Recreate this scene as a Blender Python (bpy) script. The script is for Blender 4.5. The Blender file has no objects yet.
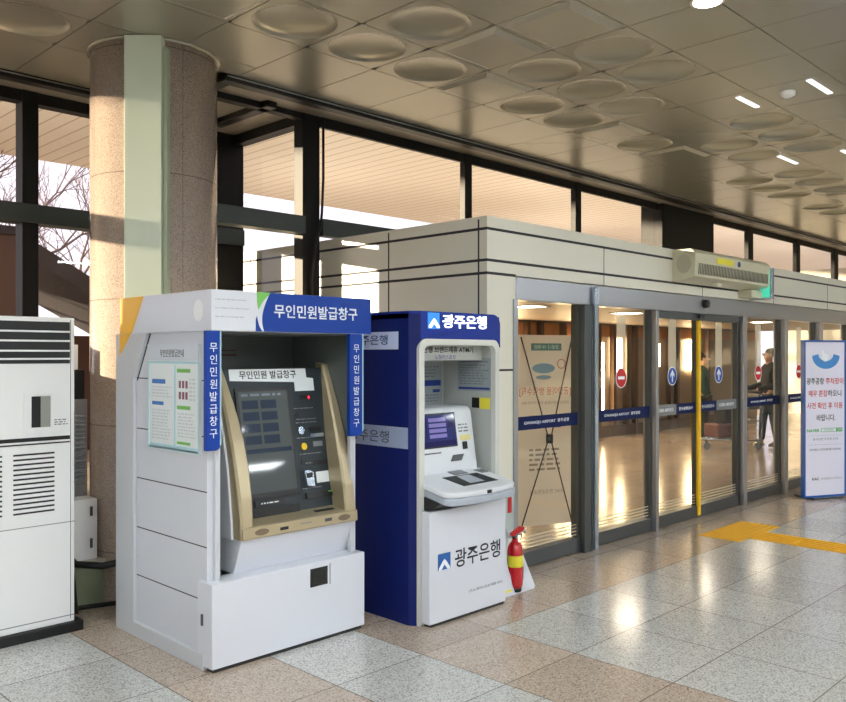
import bpy, bmesh, math, random
from mathutils import Vector, Matrix
random.seed(7)
SC = bpy.context.scene
COL = SC.collection
V = Vector

# ------------------------------------------------------------------ materials
MATS = {}
def mat(name, col, rough=0.5, metal=0.0, emit=None, estr=1.0, alpha=1.0, coat=0.0, bump=0.0, bscale=200, var=0.0, vscale=6, trans=0.0, spec=0.5):
    if name in MATS: return MATS[name]
    m = bpy.data.materials.new(name); m.use_nodes = True
    nt = m.node_tree; b = nt.nodes['Principled BSDF']
    b.inputs['Base Color'].default_value = (*col, 1)
    b.inputs['Roughness'].default_value = rough
    b.inputs['Metallic'].default_value = metal
    b.inputs['Specular IOR Level'].default_value = spec
    b.inputs['Coat Weight'].default_value = coat
    b.inputs['Alpha'].default_value = alpha
    if emit:
        b.inputs['Emission Color'].default_value = (*emit, 1); b.inputs['Emission Strength'].default_value = estr
    tc = nt.nodes.new('ShaderNodeTexCoord')
    if var > 0:
        n = nt.nodes.new('ShaderNodeTexNoise'); n.inputs['Scale'].default_value = vscale; n.inputs['Detail'].default_value = 4
        nt.links.new(tc.outputs['Object'], n.inputs['Vector'])
        r = nt.nodes.new('ShaderNodeValToRGB')
        r.color_ramp.elements[0].color = (*[c*(1-var) for c in col], 1); r.color_ramp.elements[1].color = (*[min(1, c*(1+var)) for c in col], 1)
        r.color_ramp.elements[0].position = .3; r.color_ramp.elements[1].position = .7
        nt.links.new(n.outputs['Fac'], r.inputs['Fac']); nt.links.new(r.outputs['Color'], b.inputs['Base Color'])
    if bump > 0:
        n = nt.nodes.new('ShaderNodeTexNoise'); n.inputs['Scale'].default_value = bscale
        nt.links.new(tc.outputs['Object'], n.inputs['Vector'])
        bp = nt.nodes.new('ShaderNodeBump'); bp.inputs['Strength'].default_value = bump; bp.inputs['Distance'].default_value = .002
        nt.links.new(n.outputs['Fac'], bp.inputs['Height']); nt.links.new(bp.outputs['Normal'], b.inputs['Normal'])
    MATS[name] = m
    return m

def hexc(r, g, b):
    f = lambda c: ((c/255+0.055)/1.055)**2.4 if c > 10 else c/255/12.92
    return (f(r), f(g), f(b))

def glass_mat(name, tint=(1, 1, 1), rough=0.0, refl=1.0):
    m = bpy.data.materials.new(name); m.use_nodes = True
    nt = m.node_tree; nt.nodes.clear()
    o = nt.nodes.new('ShaderNodeOutputMaterial'); mx = nt.nodes.new('ShaderNodeMixShader')
    t = nt.nodes.new('ShaderNodeBsdfTransparent'); t.inputs['Color'].default_value = (*tint, 1)
    g = nt.nodes.new('ShaderNodeBsdfGlossy'); g.inputs['Roughness'].default_value = rough
    f = nt.nodes.new('ShaderNodeFresnel'); f.inputs['IOR'].default_value = 1.5
    mu = nt.nodes.new('ShaderNodeMath'); mu.operation = 'MULTIPLY'; mu.inputs[1].default_value = refl
    ge = nt.nodes.new('ShaderNodeNewGeometry'); iv = nt.nodes.new('ShaderNodeMath'); iv.operation = 'SUBTRACT'; iv.inputs[0].default_value = 1
    nt.links.new(ge.outputs['Backfacing'], iv.inputs[1]); m2 = nt.nodes.new('ShaderNodeMath'); m2.operation = 'MULTIPLY'
    nt.links.new(f.outputs['Fac'], mu.inputs[0]); nt.links.new(mu.outputs[0], m2.inputs[0]); nt.links.new(iv.outputs[0], m2.inputs[1]); nt.links.new(m2.outputs[0], mx.inputs['Fac'])
    nt.links.new(t.outputs[0], mx.inputs[1]); nt.links.new(g.outputs[0], mx.inputs[2]); nt.links.new(mx.outputs[0], o.inputs['Surface'])
    MATS[name] = m
    return m

class NT:
    def __init__(s, m): s.nt = m.node_tree
    def n(s, t, **kw):
        x = s.nt.nodes.new(t)
        for k, v in kw.items(): setattr(x, k, v)
        return x
    def l(s, a, b): s.nt.links.new(a, b)
    def math(s, op, a, b=None, c=None):
        x = s.n('ShaderNodeMath', operation=op)
        for i, v in enumerate((a, b, c)):
            if v is None: continue
            if isinstance(v, (int, float)): x.inputs[i].default_value = v
            else: s.l(v, x.inputs[i])
        return x.outputs[0]
    def mix(s, f, a, b):
        x = s.n('ShaderNodeMix', data_type='RGBA')
        if isinstance(f, (int, float)): x.inputs[0].default_value = f
        else: s.l(f, x.inputs[0])
        for i, v in ((6, a), (7, b)):
            if isinstance(v, tuple): x.inputs[i].default_value = (*v, 1)
            else: s.l(v, x.inputs[i])
        return x.outputs[2]

def speckle(k, pos, base, dark, light, scale):
    v = k.n('ShaderNodeTexVoronoi'); v.inputs['Scale'].default_value = scale; k.l(pos, v.inputs['Vector'])
    sp = k.n('ShaderNodeSeparateColor'); k.l(v.outputs['Color'], sp.inputs[0])
    r = k.n('ShaderNodeValToRGB'); e = r.color_ramp.elements
    e[0].position = 0.0; e[0].color = (*dark, 1); e[1].position = 1.0; e[1].color = (*light, 1)
    for p, c in ((.14, dark), (.22, base), (.72, base), (.85, light)):
        q = r.color_ramp.elements.new(p); q.color = (*c, 1)
    k.l(sp.outputs[0], r.inputs['Fac'])
    return r.outputs['Color']

def floor_mat():
    m = bpy.data.materials.new('granite_floor'); m.use_nodes = True; k = NT(m)
    b = m.node_tree.nodes['Principled BSDF']
    g = k.n('ShaderNodeNewGeometry'); s = k.n('ShaderNodeSeparateXYZ'); k.l(g.outputs['Position'], s.inputs[0])
    X, Y = s.outputs[0], s.outputs[1]
    def band(a, lo, hi): return k.math('MULTIPLY', k.math('GREATER_THAN', a, lo), k.math('LESS_THAN', a, hi))
    br = k.math('MAXIMUM', band(X, 2.05, 2.658), band(X, 3.266, 3.874))
    br = k.math('MAXIMUM', br, k.math('MULTIPLY', k.math('GREATER_THAN', X, 3.874), k.math('GREATER_THAN', Y, 3.239)))
    pos = g.outputs['Position']
    wh = speckle(k, pos, hexc(189, 188, 184), hexc(144, 142, 137), hexc(208, 207, 203), 150)
    bn = speckle(k, pos, hexc(180, 163, 147), hexc(140, 123, 108), hexc(198, 182, 167), 150)
    col = k.mix(br, wh, bn)
    # per tile variation
    fx = k.math('DIVIDE', k.math('SUBTRACT', X, 2.05), .608); fy = k.math('DIVIDE', k.math('SUBTRACT', Y, 3.239), .588)
    cx = k.n('ShaderNodeCombineXYZ'); k.l(k.math('FLOOR', fx), cx.inputs[0]); k.l(k.math('FLOOR', fy), cx.inputs[1])
    wn = k.n('ShaderNodeTexWhiteNoise', noise_dimensions='2D'); k.l(cx.outputs[0], wn.inputs['Vector'])
    tv = k.math('MULTIPLY_ADD', wn.outputs['Value'], .16, .90)
    hs = k.n('ShaderNodeHueSaturation'); k.l(col, hs.inputs['Color']); k.l(tv, hs.inputs['Value'])
    px = k.math('PINGPONG', fx, .5); py = k.math('PINGPONG', fy, .5)
    jt = k.math('LESS_THAN', k.math('MINIMUM', px, py), .0052)
    c2 = k.mix(k.math('MULTIPLY', jt, .85), hs.outputs['Color'], hexc(95, 82, 70))
    k.l(c2, b.inputs['Base Color'])
    n = k.n('ShaderNodeTexNoise'); n.inputs['Scale'].default_value = 1.2; n.inputs['Detail'].default_value = 5; k.l(pos, n.inputs['Vector'])
    k.l(k.math('MULTIPLY_ADD', n.outputs['Fac'], .14, .10), b.inputs['Roughness'])
    b.inputs['Specular IOR Level'].default_value = .5
    return m

def column_mat():
    m = bpy.data.materials.new('pink_granite'); m.use_nodes = True; k = NT(m)
    b = m.node_tree.nodes['Principled BSDF']; tc = k.n('ShaderNodeTexCoord')
    c = speckle(k, tc.outputs['Object'], hexc(168, 152, 142), hexc(132, 116, 106), hexc(186, 172, 162), 260)
    s = k.n('ShaderNodeSeparateXYZ'); k.l(tc.outputs['Object'], s.inputs[0])
    pz = k.math('PINGPONG', k.math('DIVIDE', k.math('SUBTRACT', s.outputs[2], 2.86), .84), .5)
    an = k.math('ARCTAN2', s.outputs[1], s.outputs[0])
    pa = k.math('PINGPONG', k.math('DIVIDE', k.math('ADD', an, 1.62), math.pi/4), .5)
    j = k.math('MAXIMUM', k.math('LESS_THAN', pz, .004), k.math('LESS_THAN', pa, .006))
    k.l(k.mix(k.math('MULTIPLY', j, .6), c, hexc(80, 66, 58)), b.inputs['Base Color'])
    b.inputs['Roughness'].default_value = .16
    return m

def plank_mat():
    m = bpy.data.materials.new('soffit_planks'); m.use_nodes = True; k = NT(m)
    b = m.node_tree.nodes['Principled BSDF']; g = k.n('ShaderNodeNewGeometry'); s = k.n('ShaderNodeSeparateXYZ'); k.l(g.outputs['Position'], s.inputs[0])
    p = k.math('PINGPONG', k.math('DIVIDE', s.outputs[0], .3), .5)
    k.l(k.mix(k.math('LESS_THAN', p, .05), hexc(226, 214, 196), hexc(176, 160, 138)), b.inputs['Base Color'])
    b.inputs['Roughness'].default_value = .6
    return m

M = {}
M['floor'] = floor_mat(); M['column'] = column_mat(); M['planks'] = plank_mat()
M['white'] = mat('kiosk_white', hexc(205, 208, 217), .35, var=.01)
M['white2'] = mat('box_white', hexc(212, 215, 224), .3)
M['grey'] = mat('kiosk_grey', hexc(196, 199, 205), .35)
M['acw'] = mat('cooler_white', hexc(240, 240, 240), .35)
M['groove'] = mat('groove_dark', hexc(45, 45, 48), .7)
M['blue'] = mat('sign_blue', hexc(6, 58, 150), .4, spec=.3)
M['navy'] = mat('atm_blue', hexc(4, 24, 92), .4, spec=.3)
M['navyh'] = mat('atm_header_blue', hexc(6, 44, 140), .4, spec=.3)
M['navyband'] = mat('band_navy', hexc(8, 26, 76), .6, spec=.2)
M['yellow'] = mat('swoosh_yellow', hexc(248, 186, 30), .4)
M['green'] = mat('swoosh_green', hexc(112, 184, 84), .4)
M['gold'] = mat('champagne_gold', hexc(178, 164, 134), .32, .35)
M['panel'] = mat('panel_grey', hexc(46, 54, 59), .45, spec=.3)
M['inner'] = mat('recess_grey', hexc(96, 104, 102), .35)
M['black'] = mat('plastic_black', hexc(18, 18, 20), .4)
M['blackm'] = mat('frame_black', hexc(18, 18, 18), .5, spec=.25)
M['bluegrey'] = mat('transom_grey', hexc(50, 58, 58), .4)
M['steel'] = mat('brushed_steel', hexc(172, 174, 180), .3, .85)
M['steeld'] = mat('dark_steel', hexc(92, 96, 98), .35, .7)
M['alu'] = mat('aluminium', hexc(178, 190, 205), .25, .8)
M['clad'] = mat('cream_cladding', hexc(224, 221, 207), .28, bump=.25, bscale=160)
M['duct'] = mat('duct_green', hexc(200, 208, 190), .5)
M['plinth'] = mat('plinth_green', hexc(140, 150, 125), .45)
M['ceil'] = mat('ceiling_panel', hexc(170, 165, 150), .26, .55, var=.05, vscale=.8)
M['soffit'] = mat('ceiling_soffit', hexc(150, 142, 132), .4, .15)
M['ceiledge'] = mat('ceiling_edge', hexc(168, 163, 150), .3, .3)
M['rail'] = mat('rail_black', hexc(20, 20, 18), .4, spec=.3)
M['wall'] = mat('hall_wall', hexc(190, 184, 170), .6)
M['lampw'] = mat('lamp_white', (1, 1, 1), .5, emit=(.90, .96, 1.0), estr=27)
M['paneglow'] = mat('pane_glow_warm', (1, .8, .5), .5, emit=(1.0, .74, .42), estr=22)
M['lampglow'] = mat('lit_window', (1, .8, .5), .5, emit=(1.0, .74, .42), estr=2.4)
M['glass'] = glass_mat('window_glass', (.96, .97, .97))
M['glassd'] = glass_mat('door_glass', (.95, .96, .94))
M['frost'] = mat('frosted_film', hexc(225, 215, 190), .6, alpha=.55)
M['red'] = mat('extinguisher_red', hexc(186, 18, 28), .25, coat=.4)
M['redflat'] = mat('sign_red', hexc(196, 30, 36), .5)
M['labely'] = mat('label_yellow', hexc(235, 222, 60), .5)
M['tact'] = mat('tactile_yellow', hexc(236, 178, 30), .6)
M['edgey'] = mat('door_yellow', hexc(238, 190, 10), .5)
M['paper'] = mat('paper', hexc(224, 230, 232), .5)
M['paperd'] = mat('paper_grey', hexc(150, 158, 162), .5)
M['ink'] = mat('ink', hexc(30, 32, 40), .6)
M['inkgrey'] = mat('ink_grey', hexc(120, 124, 130), .6)
M['inkblue'] = mat('ink_blue', hexc(20, 50, 130), .5)
M['inkred'] = mat('ink_red', hexc(206, 52, 62), .5)
M['cyan'] = mat('poster_cyan', hexc(176, 212, 222), .5)
M['signface'] = mat('sign_face', hexc(226, 224, 240), .45)
M['signframe'] = mat('sign_frame', hexc(40, 92, 170), .35)
M['lit'] = mat('backlit_letters', (1, 1, 1), .5, emit=(.9, .95, 1), estr=1.0)
M['textw'] = mat('text_white', hexc(235, 240, 248), .5)
M['rubber'] = mat('cable_black', hexc(15, 15, 16), .5)
M['wood'] = mat('warm_wood', hexc(176, 118, 62), .5, var=.2, vscale=3)
M['bronze'] = mat('bronze_frame', hexc(88, 66, 48), .35, .3)
M['inwall'] = mat('vestibule_wall', hexc(140, 122, 104), .5)
M['bark'] = mat('bark', hexc(120, 104, 104), .9)
M['roofd'] = mat('pavilion_roof', hexc(52, 46, 50), .7)
M['ground'] = mat('outdoor_paving', hexc(170, 160, 145), .8, var=.1)
M['brown'] = mat('brick_brown', hexc(98, 74, 66), .8)
M['leaf'] = mat('leaves', hexc(110, 128, 60), .7, var=.3, vscale=8)
M['skin'] = mat('skin', hexc(190, 145, 115), .5)
M['hair'] = mat('hair_black', hexc(20, 18, 18), .5)
M['coatb'] = mat('coat_dark', hexc(26, 28, 34), .8)
M['coatg'] = mat('coat_green', hexc(22, 62, 48), .8)
M['jeans'] = mat('jeans', hexc(48, 62, 72), .8)
M['shoe'] = mat('shoe_tan', hexc(170, 160, 145), .6)
M['atmw'] = mat('atm_plastic', hexc(222, 226, 232), .3)
M['atmg'] = mat('atm_plastic_grey', hexc(172, 180, 192), .3)
M['atmin'] = mat('atm_recess', hexc(176, 180, 176), .4)
M['trim'] = mat('atm_trim', hexc(206, 208, 202), .3)
M['aircur'] = mat('air_curtain_cream', hexc(206, 202, 176), .35)
M['exitg'] = mat('exit_green', hexc(40, 170, 130), .5, emit=(.08, .6, .42), estr=.6)
M['suit'] = mat('suitcase_maroon', hexc(90, 40, 36), .4)

# ------------------------------------------------------------------ builders
class MB:
    def __init__(s): s.bm = bmesh.new(); s.mi = 0
    def _tag(s, faces):
        for f in faces: f.material_index = s.mi
    def box(s, x0, x1, y0, y1, z0, z1, r=0.0, seg=2):
        b = bmesh.new()
        vs = [b.verts.new(p) for p in ((x0,y0,z0),(x1,y0,z0),(x1,y1,z0),(x0,y1,z0),(x0,y0,z1),(x1,y0,z1),(x1,y1,z1),(x0,y1,z1))]
        for q in ((0,3,2,1),(4,5,6,7),(0,1,5,4),(1,2,6,5),(2,3,7,6),(3,0,4,7)): b.faces.new([vs[i] for i in q])
        if r > 0: bmesh.ops.bevel(b, geom=b.edges[:], offset=r, segments=seg, profile=.5, affect='EDGES')
        s._merge(b); return s
    def _merge(s, b, mtx=None):
        if mtx: bmesh.ops.transform(b, matrix=mtx, verts=b.verts)
        mp = {}
        for v in b.verts: mp[v] = s.bm.verts.new(v.co)
        for f in b.faces:
            try:
                nf = s.bm.faces.new([mp[v] for v in f.verts]); nf.material_index = s.mi; nf.smooth = f.smooth
            except ValueError: pass
        b.free()
    def plate(s, pts, o, r, u, a, b, bev=0.0):
        """polygon pts (2d) in plane (o,r,u), extruded along the normal from a to b"""
        o, r, u = V(o), V(r), V(u); n = r.cross(u)
        B = bmesh.new()
        lo = [B.verts.new(o + r*p[0] + u*p[1] + n*a) for p in pts]
        hi = [B.verts.new(o + r*p[0] + u*p[1] + n*b) for p in pts]
        B.faces.new(hi); B.faces.new(lo[::-1])
        k = len(pts)
        for i in range(k): B.faces.new([lo[i], lo[(i+1) % k], hi[(i+1) % k], hi[i]])
        bmesh.ops.recalc_face_normals(B, faces=B.faces)
        if bev > 0: bmesh.ops.bevel(B, geom=B.edges[:], offset=bev, segments=2, profile=.5, affect='EDGES')
        s._merge(B); return s
    def rect(s, P, u0, u1, v0, v1, a=0.0, b=.001): return s.plate([(u0,v0),(u1,v0),(u1,v1),(u0,v1)], *P, a, b)
    def ring(s, P, u0, u1, v0, v1, w, a, b, rad=0, wb=None):
        """rectangular frame"""
        wb = w if wb is None else wb
        s.rect(P, u0, u0+w, v0, v1, a, b); s.rect(P, u1-w, u1, v0, v1, a, b)
        s.rect(P, u0+w, u1-w, v1-w, v1, a, b)
        if wb > 0: s.rect(P, u0+w, u1-w, v0, v0+wb, a, b)
        return s
    def cyl(s, p0, p1, r0, r1=None, n=20, smooth=True, cap=True):
        r1 = r0 if r1 is None else r1
        p0, p1 = V(p0), V(p1); d = (p1-p0)
        q = d.to_track_quat('Z', 'Y').to_matrix()
        B = bmesh.new(); A = []; C = []
        for i in range(n):
            t = 2*math.pi*i/n; e = q @ V((math.cos(t), math.sin(t), 0))
            A.append(B.verts.new(p0+e*r0)); C.append(B.verts.new(p1+e*r1))
        for i in range(n):
            f = B.faces.new([A[i], A[(i+1) % n], C[(i+1) % n], C[i]]); f.smooth = smooth
        if cap: B.faces.new(A[::-1]); B.faces.new(C)
        s._merge(B); return s
    def lathe(s, c, prof, n=32, axis='Z'):
        B = bmesh.new(); rows = []
        for r, z in prof:
            row = []
            for i in range(n):
                t = 2*math.pi*i/n; row.append(B.verts.new((c[0]+r*math.cos(t), c[1]+r*math.sin(t), c[2]+z)))
            rows.append(row)
        for a, b in zip(rows, rows[1:]):
            for i in range(n):
                f = B.faces.new([a[i], a[(i+1) % n], b[(i+1) % n], b[i]]); f.smooth = True
        B.faces.new(rows[0][::-1]); B.faces.new(rows[-1])
        s._merge(B); return s
    def tube(s, pts, r, n=8):
        pts = [V(p) for p in pts]; B = bmesh.new(); rows = []
        rs = r if isinstance(r, (list, tuple)) else [r]*len(pts)
        ref = V((.3, .2, 1)).normalized()
        for i, p in enumerate(pts):
            d = (pts[min(i+1, len(pts)-1)] - pts[max(i-1, 0)]).normalized()
            a = d.cross(ref)
            if a.length < .05: a = d.cross(V((1, 0, 0)))
            a.normalize(); b = d.cross(a)
            rows.append([B.verts.new(p + (a*math.cos(2*math.pi*k/n) + b*math.sin(2*math.pi*k/n))*rs[i]) for k in range(n)])
        for a, b in zip(rows, rows[1:]):
            for i in range(n):
                f = B.faces.new([a[i], a[(i+1) % n], b[(i+1) % n], b[i]]); f.smooth = True
        B.faces.new(rows[0][::-1]); B.faces.new(rows[-1])
        bmesh.ops.recalc_face_normals(B, faces=B.faces)
        s._merge(B); return s

ORG = {}
def link(name, mb, mats, parent=None, org=None):
    me = bpy.data.meshes.new(name)
    bm = mb.bm
    root = parent
    while root is not None and root.parent is not None: root = root.parent
    o = V((0, 0, 0))
    if root is not None: o = ORG.get(root.name, V((0, 0, 0)))
    elif org is not None: o = V(org)
    if o.length > 0: bmesh.ops.translate(bm, verts=bm.verts, vec=-o)
    bm.to_mesh(me); bm.free()
    for m in (mats if isinstance(mats, (list, tuple)) else [mats]): me.materials.append(m)
    ob = bpy.data.objects.new(name, me); COL.objects.link(ob)
    if parent: ob.parent = parent
    elif org is not None:
        ob.location = o; ORG[ob.name] = o
    return ob
def thing(name, label, cat, loc=(0, 0, 0), rz=0.0, group=None, local=False):
    e = bpy.data.objects.new(name, None); COL.objects.link(e); e.location = loc; e.rotation_euler = (0, 0, rz)
    e.empty_display_size = .1
    ORG[e.name] = V((0, 0, 0)) if local else V(loc)
    return tag(e, label, cat, group)
def tag(o, label, cat, group=None, kind=None):
    o['label'] = label; o['category'] = cat
    if group: o['group'] = group
    if kind: o['kind'] = kind
    return o
def struct(name, mb, mats, parent=None):
    o = link(name, mb, mats, parent)
    if parent is None: o['kind'] = 'structure'
    return o
def sroot(name, loc=(0, 0, 0)):
    e = bpy.data.objects.new(name, None); COL.objects.link(e); e.location = loc; ORG[e.name] = V(loc); e['kind'] = 'structure'; return e
def copy_tree(o, parent=None):
    c = o.copy(); COL.objects.link(c)
    if parent: c.parent = parent
    for ch in list(o.children): copy_tree(ch, c)
    return c

NX, NY_, NZ = (0, -1, 0), (1, 0, 0), (0, 0, 1)
def front(y): return ((0, y, 0), (1, 0, 0), (0, 0, 1))        # faces -Y; u = X, v = Z
def side(x): return ((x, 0, 0), (0, -1, 0), (0, 0, 1))        # faces -X; u = -Y, v = Z

def text_mesh(s, P, u, v, h=None, w=None, off=.0015, bold=.0, align='CENTER', depth=.0006, mirror=False, vcent=True, vertical=False, gap=1.12):
    """letters as thin solid geometry lying on the plane P, returns MB"""
    o, r, up = V(P[0]), V(P[1]), V(P[2]); n = r.cross(up)
    out = MB()
    chars = list(s) if vertical else [s]
    tot = 0
    for idx, ch in enumerate(chars):
        cu = bpy.data.curves.new('t', 'FONT'); cu.body = ch; cu.size = 1; cu.offset = bold; cu.resolution_u = 3
        to = bpy.data.objects.new('t', cu); COL.objects.link(to)
        bpy.context.view_layer.update()
        dg = bpy.context.evaluated_depsgraph_get()
        me = bpy.data.meshes.new_from_object(to.evaluated_get(dg))
        bpy.data.objects.remove(to); bpy.data.curves.remove(cu)
        if not me.vertices: bpy.data.meshes.remove(me); continue
        xs = [q.co.x for q in me.vertices]; ys = [q.co.y for q in me.vertices]
        x0, x1, y0, y1 = min(xs), max(xs), min(ys), max(ys)
        b = bmesh.new(); b.from_mesh(me); bpy.data.meshes.remove(me)
        if vertical:
            sc = h; cxx = (x0+x1)/2; cyy = .38
            sx = sy = sc; offv = -idx*h*gap
        else:
            sy = (h/(y1-y0)) if h else None; sx = (w/(x1-x0)) if w else None
            sy = sy or sx; sx = sx or sy
            cxx = {'CENTER': (x0+x1)/2, 'LEFT': x0, 'RIGHT': x1}[align]; cyy = (y0+y1)/2 if vcent else 0; offv = 0
        if mirror: sx = -sx
        g = bmesh.ops.extrude_face_region(b, geom=b.faces[:])
        top = [e for e in g['geom'] if isinstance(e, bmesh.types.BMVert)]
        for t in top: t.co.z = 1.0
        for q in b.verts:
            uu = u + (q.co.x-cxx)*sx; vv = v + (q.co.y-cyy)*sy + offv
            q.co = o + r*uu + up*vv + n*(off + (depth if q.co.z > .5 else 0))
        bmesh.ops.recalc_face_normals(b, faces=b.faces)
        out._merge(b)
    return out
def letter(s, P, u, v, m, parent, name='lettering', **kw):
    return link(name, text_mesh(s, P, u, v, **kw), m, parent)
def textlines(mb, P, u0, u1, v0, v1, n, off=.001, frac=.45, ragged=.25):
    """rows of short printed bars standing for text too fine to read"""
    dv = (v1-v0)/n
    for i in range(n):
        vv = v1 - (i+.5)*dv; e = u1 - random.random()*ragged*(u1-u0); x = u0
        while x < e:
            wd = min(e-x, random.uniform(.5, 2.2)*dv)
            mb.rect(P, x, x+wd, vv-dv*frac/2, vv+dv*frac/2, off, off+.0004); x += wd + dv*.5

# ------------------------------------------------------------------ floor, ceiling, walls
XMIN, XMAX, YMIN = -5.0, 24.0, -12.0
CH = 3.75
f = MB(); f.box(XMIN, XMAX, YMIN, 9.6, -.1, 0)
struct('floor', f, M['floor'])

def build_ceiling():
    mb = MB(); bm = mb.bm
    SX, SY = .613, .585
    X0, Y0 = 3.18-SX/2, 4.29+SY/2       # a cell boundary
    domes = {(0,0),(1,0),(2,0),(4,0),(5,0),(7,0),(11,0),(12,0),(13,0),(1,1),(3,1),(4,1),(5,1),(8,1),(9,1),(11,1),(12,1),(13,1),(3,2),(4,2),(7,2),(8,2),(9,2),(-1,1),(-3,-1),(-2,-2),(-4,1),
             (15,0),(16,0),(15,1),(17,1),(16,1),(0,2),(18,0),(14,3)}
    coff = {(3,0),(6,0),(2,1),(2,2),(8,0),(14,1),(-1,0)}
    def q(pts, mi=0, smooth=False):
        try:
            fc = bm.faces.new([bm.verts.new(p) for p in pts]); fc.material_index = mi; fc.smooth = smooth
        except ValueError: pass
    for i in range(-14, 35):
        for j in range(-3, 28):
            xa = X0 + i*SX; xb = xa+SX; yb = Y0 - j*SY; ya = yb - SY
            ylim = 5.42 if (xa+xb)/2 > 3.3 else 6.5
            if ya > ylim-.05: continue
            if ylim < 6 and j < -1: continue
            if yb > ylim or j == (-1 if ylim < 6 else -3): yb = ylim
            g = .004
            a, b, c, d = xa+g, xb-g, ya+g, yb-g
            # joint groove
            z, zt = CH, CH+.012
            for (p1, p2, p3, p4) in (((xa,ya),(xb,ya),(b,c),(a,c)), ((xb,ya),(xb,yb),(b,d),(b,c)), ((xb,yb),(xa,yb),(a,d),(b,d)), ((xa,yb),(xa,ya),(a,c),(a,d))):
                q([(*p1,zt),(*p4,z),(*p3,z),(*p2,zt)], 2)
            if (i, j) in domes:
                cx, cy, R = (a+b)/2, (c+d)/2, min(b-a, d-c)/2*.94
                N = 32; H = -.05
                def ringp(rr, zz): return [(cx+rr*math.cos(2*math.pi*t/N), cy+rr*math.sin(2*math.pi*t/N), zz) for t in range(N)]
                out = []
                for t in range(N):
                    an = 2*math.pi*t/N; ux, uy = math.cos(an), math.sin(an)
                    m_ = max(abs(ux)/((b-a)/2), abs(uy)/((d-c)/2)); out.append((cx+ux/m_, cy+uy/m_, z))
                rings = [out, ringp(R, z)]
                for kk in range(1, 7):
                    th = kk/7*math.pi/2; rings.append(ringp(R*math.cos(th), z - H*math.sin(th)))
                vr = [[bm.verts.new(p) for p in rg] for rg in rings]
                for ri, (r1, r2) in enumerate(zip(vr, vr[1:])):
                    for t in range(N):
                        fc = bm.faces.new([r1[t], r2[t], r2[(t+1) % N], r1[(t+1) % N]]); fc.smooth = ri > 0
                vc = bm.verts.new((cx, cy, z-H))
                for t in range(N):
                    fc = bm.faces.new([vr[-1][t], vc, vr[-1][(t+1) % N]]); fc.smooth = True
            elif (i, j) in coff:
                w = .025; h = -.02
                e = [(a,c),(b,c),(b,d),(a,d)]; f_ = [(a+w,c+w),(b-w,c+w),(b-w,d-w),(a+w,d-w)]; g_ = [(a+w*2.8,c+w*2.8),(b-w*2.8,c+w*2.8),(b-w*2.8,d-w*2.8),(a+w*2.8,d-w*2.8)]
                for t in range(4):
                    t2 = (t+1) % 4
                    q([(*e[t],z),(*f_[t],z),(*f_[t2],z),(*e[t2],z)], 0)
                    q([(*f_[t],z),(*g_[t],z+h),(*g_[t2],z+h),(*f_[t2],z)], 1)
                q([(*g_[3],z+h),(*g_[2],z+h),(*g_[1],z+h),(*g_[0],z+h)], 0)
            else:
                q([(a,d,z),(b,d,z),(b,c,z),(a,c,z)])
    bmesh.ops.recalc_face_normals(bm, faces=bm.faces)
    # soffit band behind the rail up to the glazing, and the slab above
    mb.mi = 3
    mb.box(3.3, 22, 5.42, 5.9, CH, CH+.05); mb.box(3.3, 4.5, 5.9, 7.0, CH, CH+.05); mb.box(XMIN, 3.3, 6.5, 7.0, CH, CH+.05)
    mb.box(XMIN, XMAX, YMIN, 5.9, CH+.15, CH+.3); mb.box(XMIN, 4.5, 5.9, 7.0, CH+.15, CH+.3)
    return struct('ceiling', mb, [M['ceil'], M['ceiledge'], mat('ceiling_joint', hexc(100, 95, 84), .5), M['soffit']])
build_ceiling()

# black edge rail of the ceiling
r = MB(); r.mi = 0
for (x0, x1, y0, y1) in ((3.38, 22, 5.42, 5.52), (3.38, 3.48, 5.52, 6.0), (3.98, 4.08, 5.75, 6.5), (XMIN, 4.08, 6.5, 6.6)):
    r.box(x0, x1, y0, y1, CH-.05, CH+.01, .006)
r.mi = 1
r.box(3.40, 22, 5.412, 5.424, CH-.02, CH-.012); r.box(XMIN, 3.4, 6.492, 6.504, CH-.02, CH-.012)
struct('trim_1', r, [M['rail'], M['steel']])

w = MB(); w.box(XMIN-.2, XMIN, YMIN, 7.0, 0, 4); struct('wall_left', w, M['wall'])
w = MB(); w.box(XMIN, XMAX, YMIN-.2, YMIN, 0, 4); struct('wall_back', w, M['wall'])
w = MB(); w.box(XMAX, XMAX+.2, YMIN, 9.6, 0, 4); struct('wall_right', w, M['wall'])

# ------------------------------------------------------------------ glazing above the vestibule (Y 5.82) and left windows (Y 6.9)
def window_unit(n, verts_posts, y, x0, x1, z0, z1, transom, sillz=None, m='blackm', d=.12):
    root = sroot('window_%d' % n, ((x0+x1)/2, y, z0))
    fr = MB()
    fr.box(x0, x1, y, y+d, z1-.09, z1, .004)
    if sillz is not None: fr.box(x0, x1, y, y+d, sillz, sillz+.08, .004)
    for a, b in verts_posts: fr.box(a, b, y-.01, y+d+.02, z0, z1, .004)
    link('window_frame', fr, M[m], root)
    if transom:
        t = MB(); t.box(x0, x1, y-.03, y+d+.03, 2.70, 2.85, .004); link('transom', t, M['bluegrey'], root)
    g = MB(); g.box(x0, x1, y+d/2-.004, y+d/2+.004, z0+.02, z1-.05); link('pane', g, M['glass'], root)
    return root
window_unit(1, [(6.49, 6.60), (8.50, 8.62)], 5.82, 4.60, 10.5, 2.66, CH, True, d=.045)
window_unit(2, [(13.41, 13.60), (15.45, 15.62), (17.38, 17.6)], 5.82, 12.08, 21.5, 2.66, CH, False, d=.045)
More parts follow.
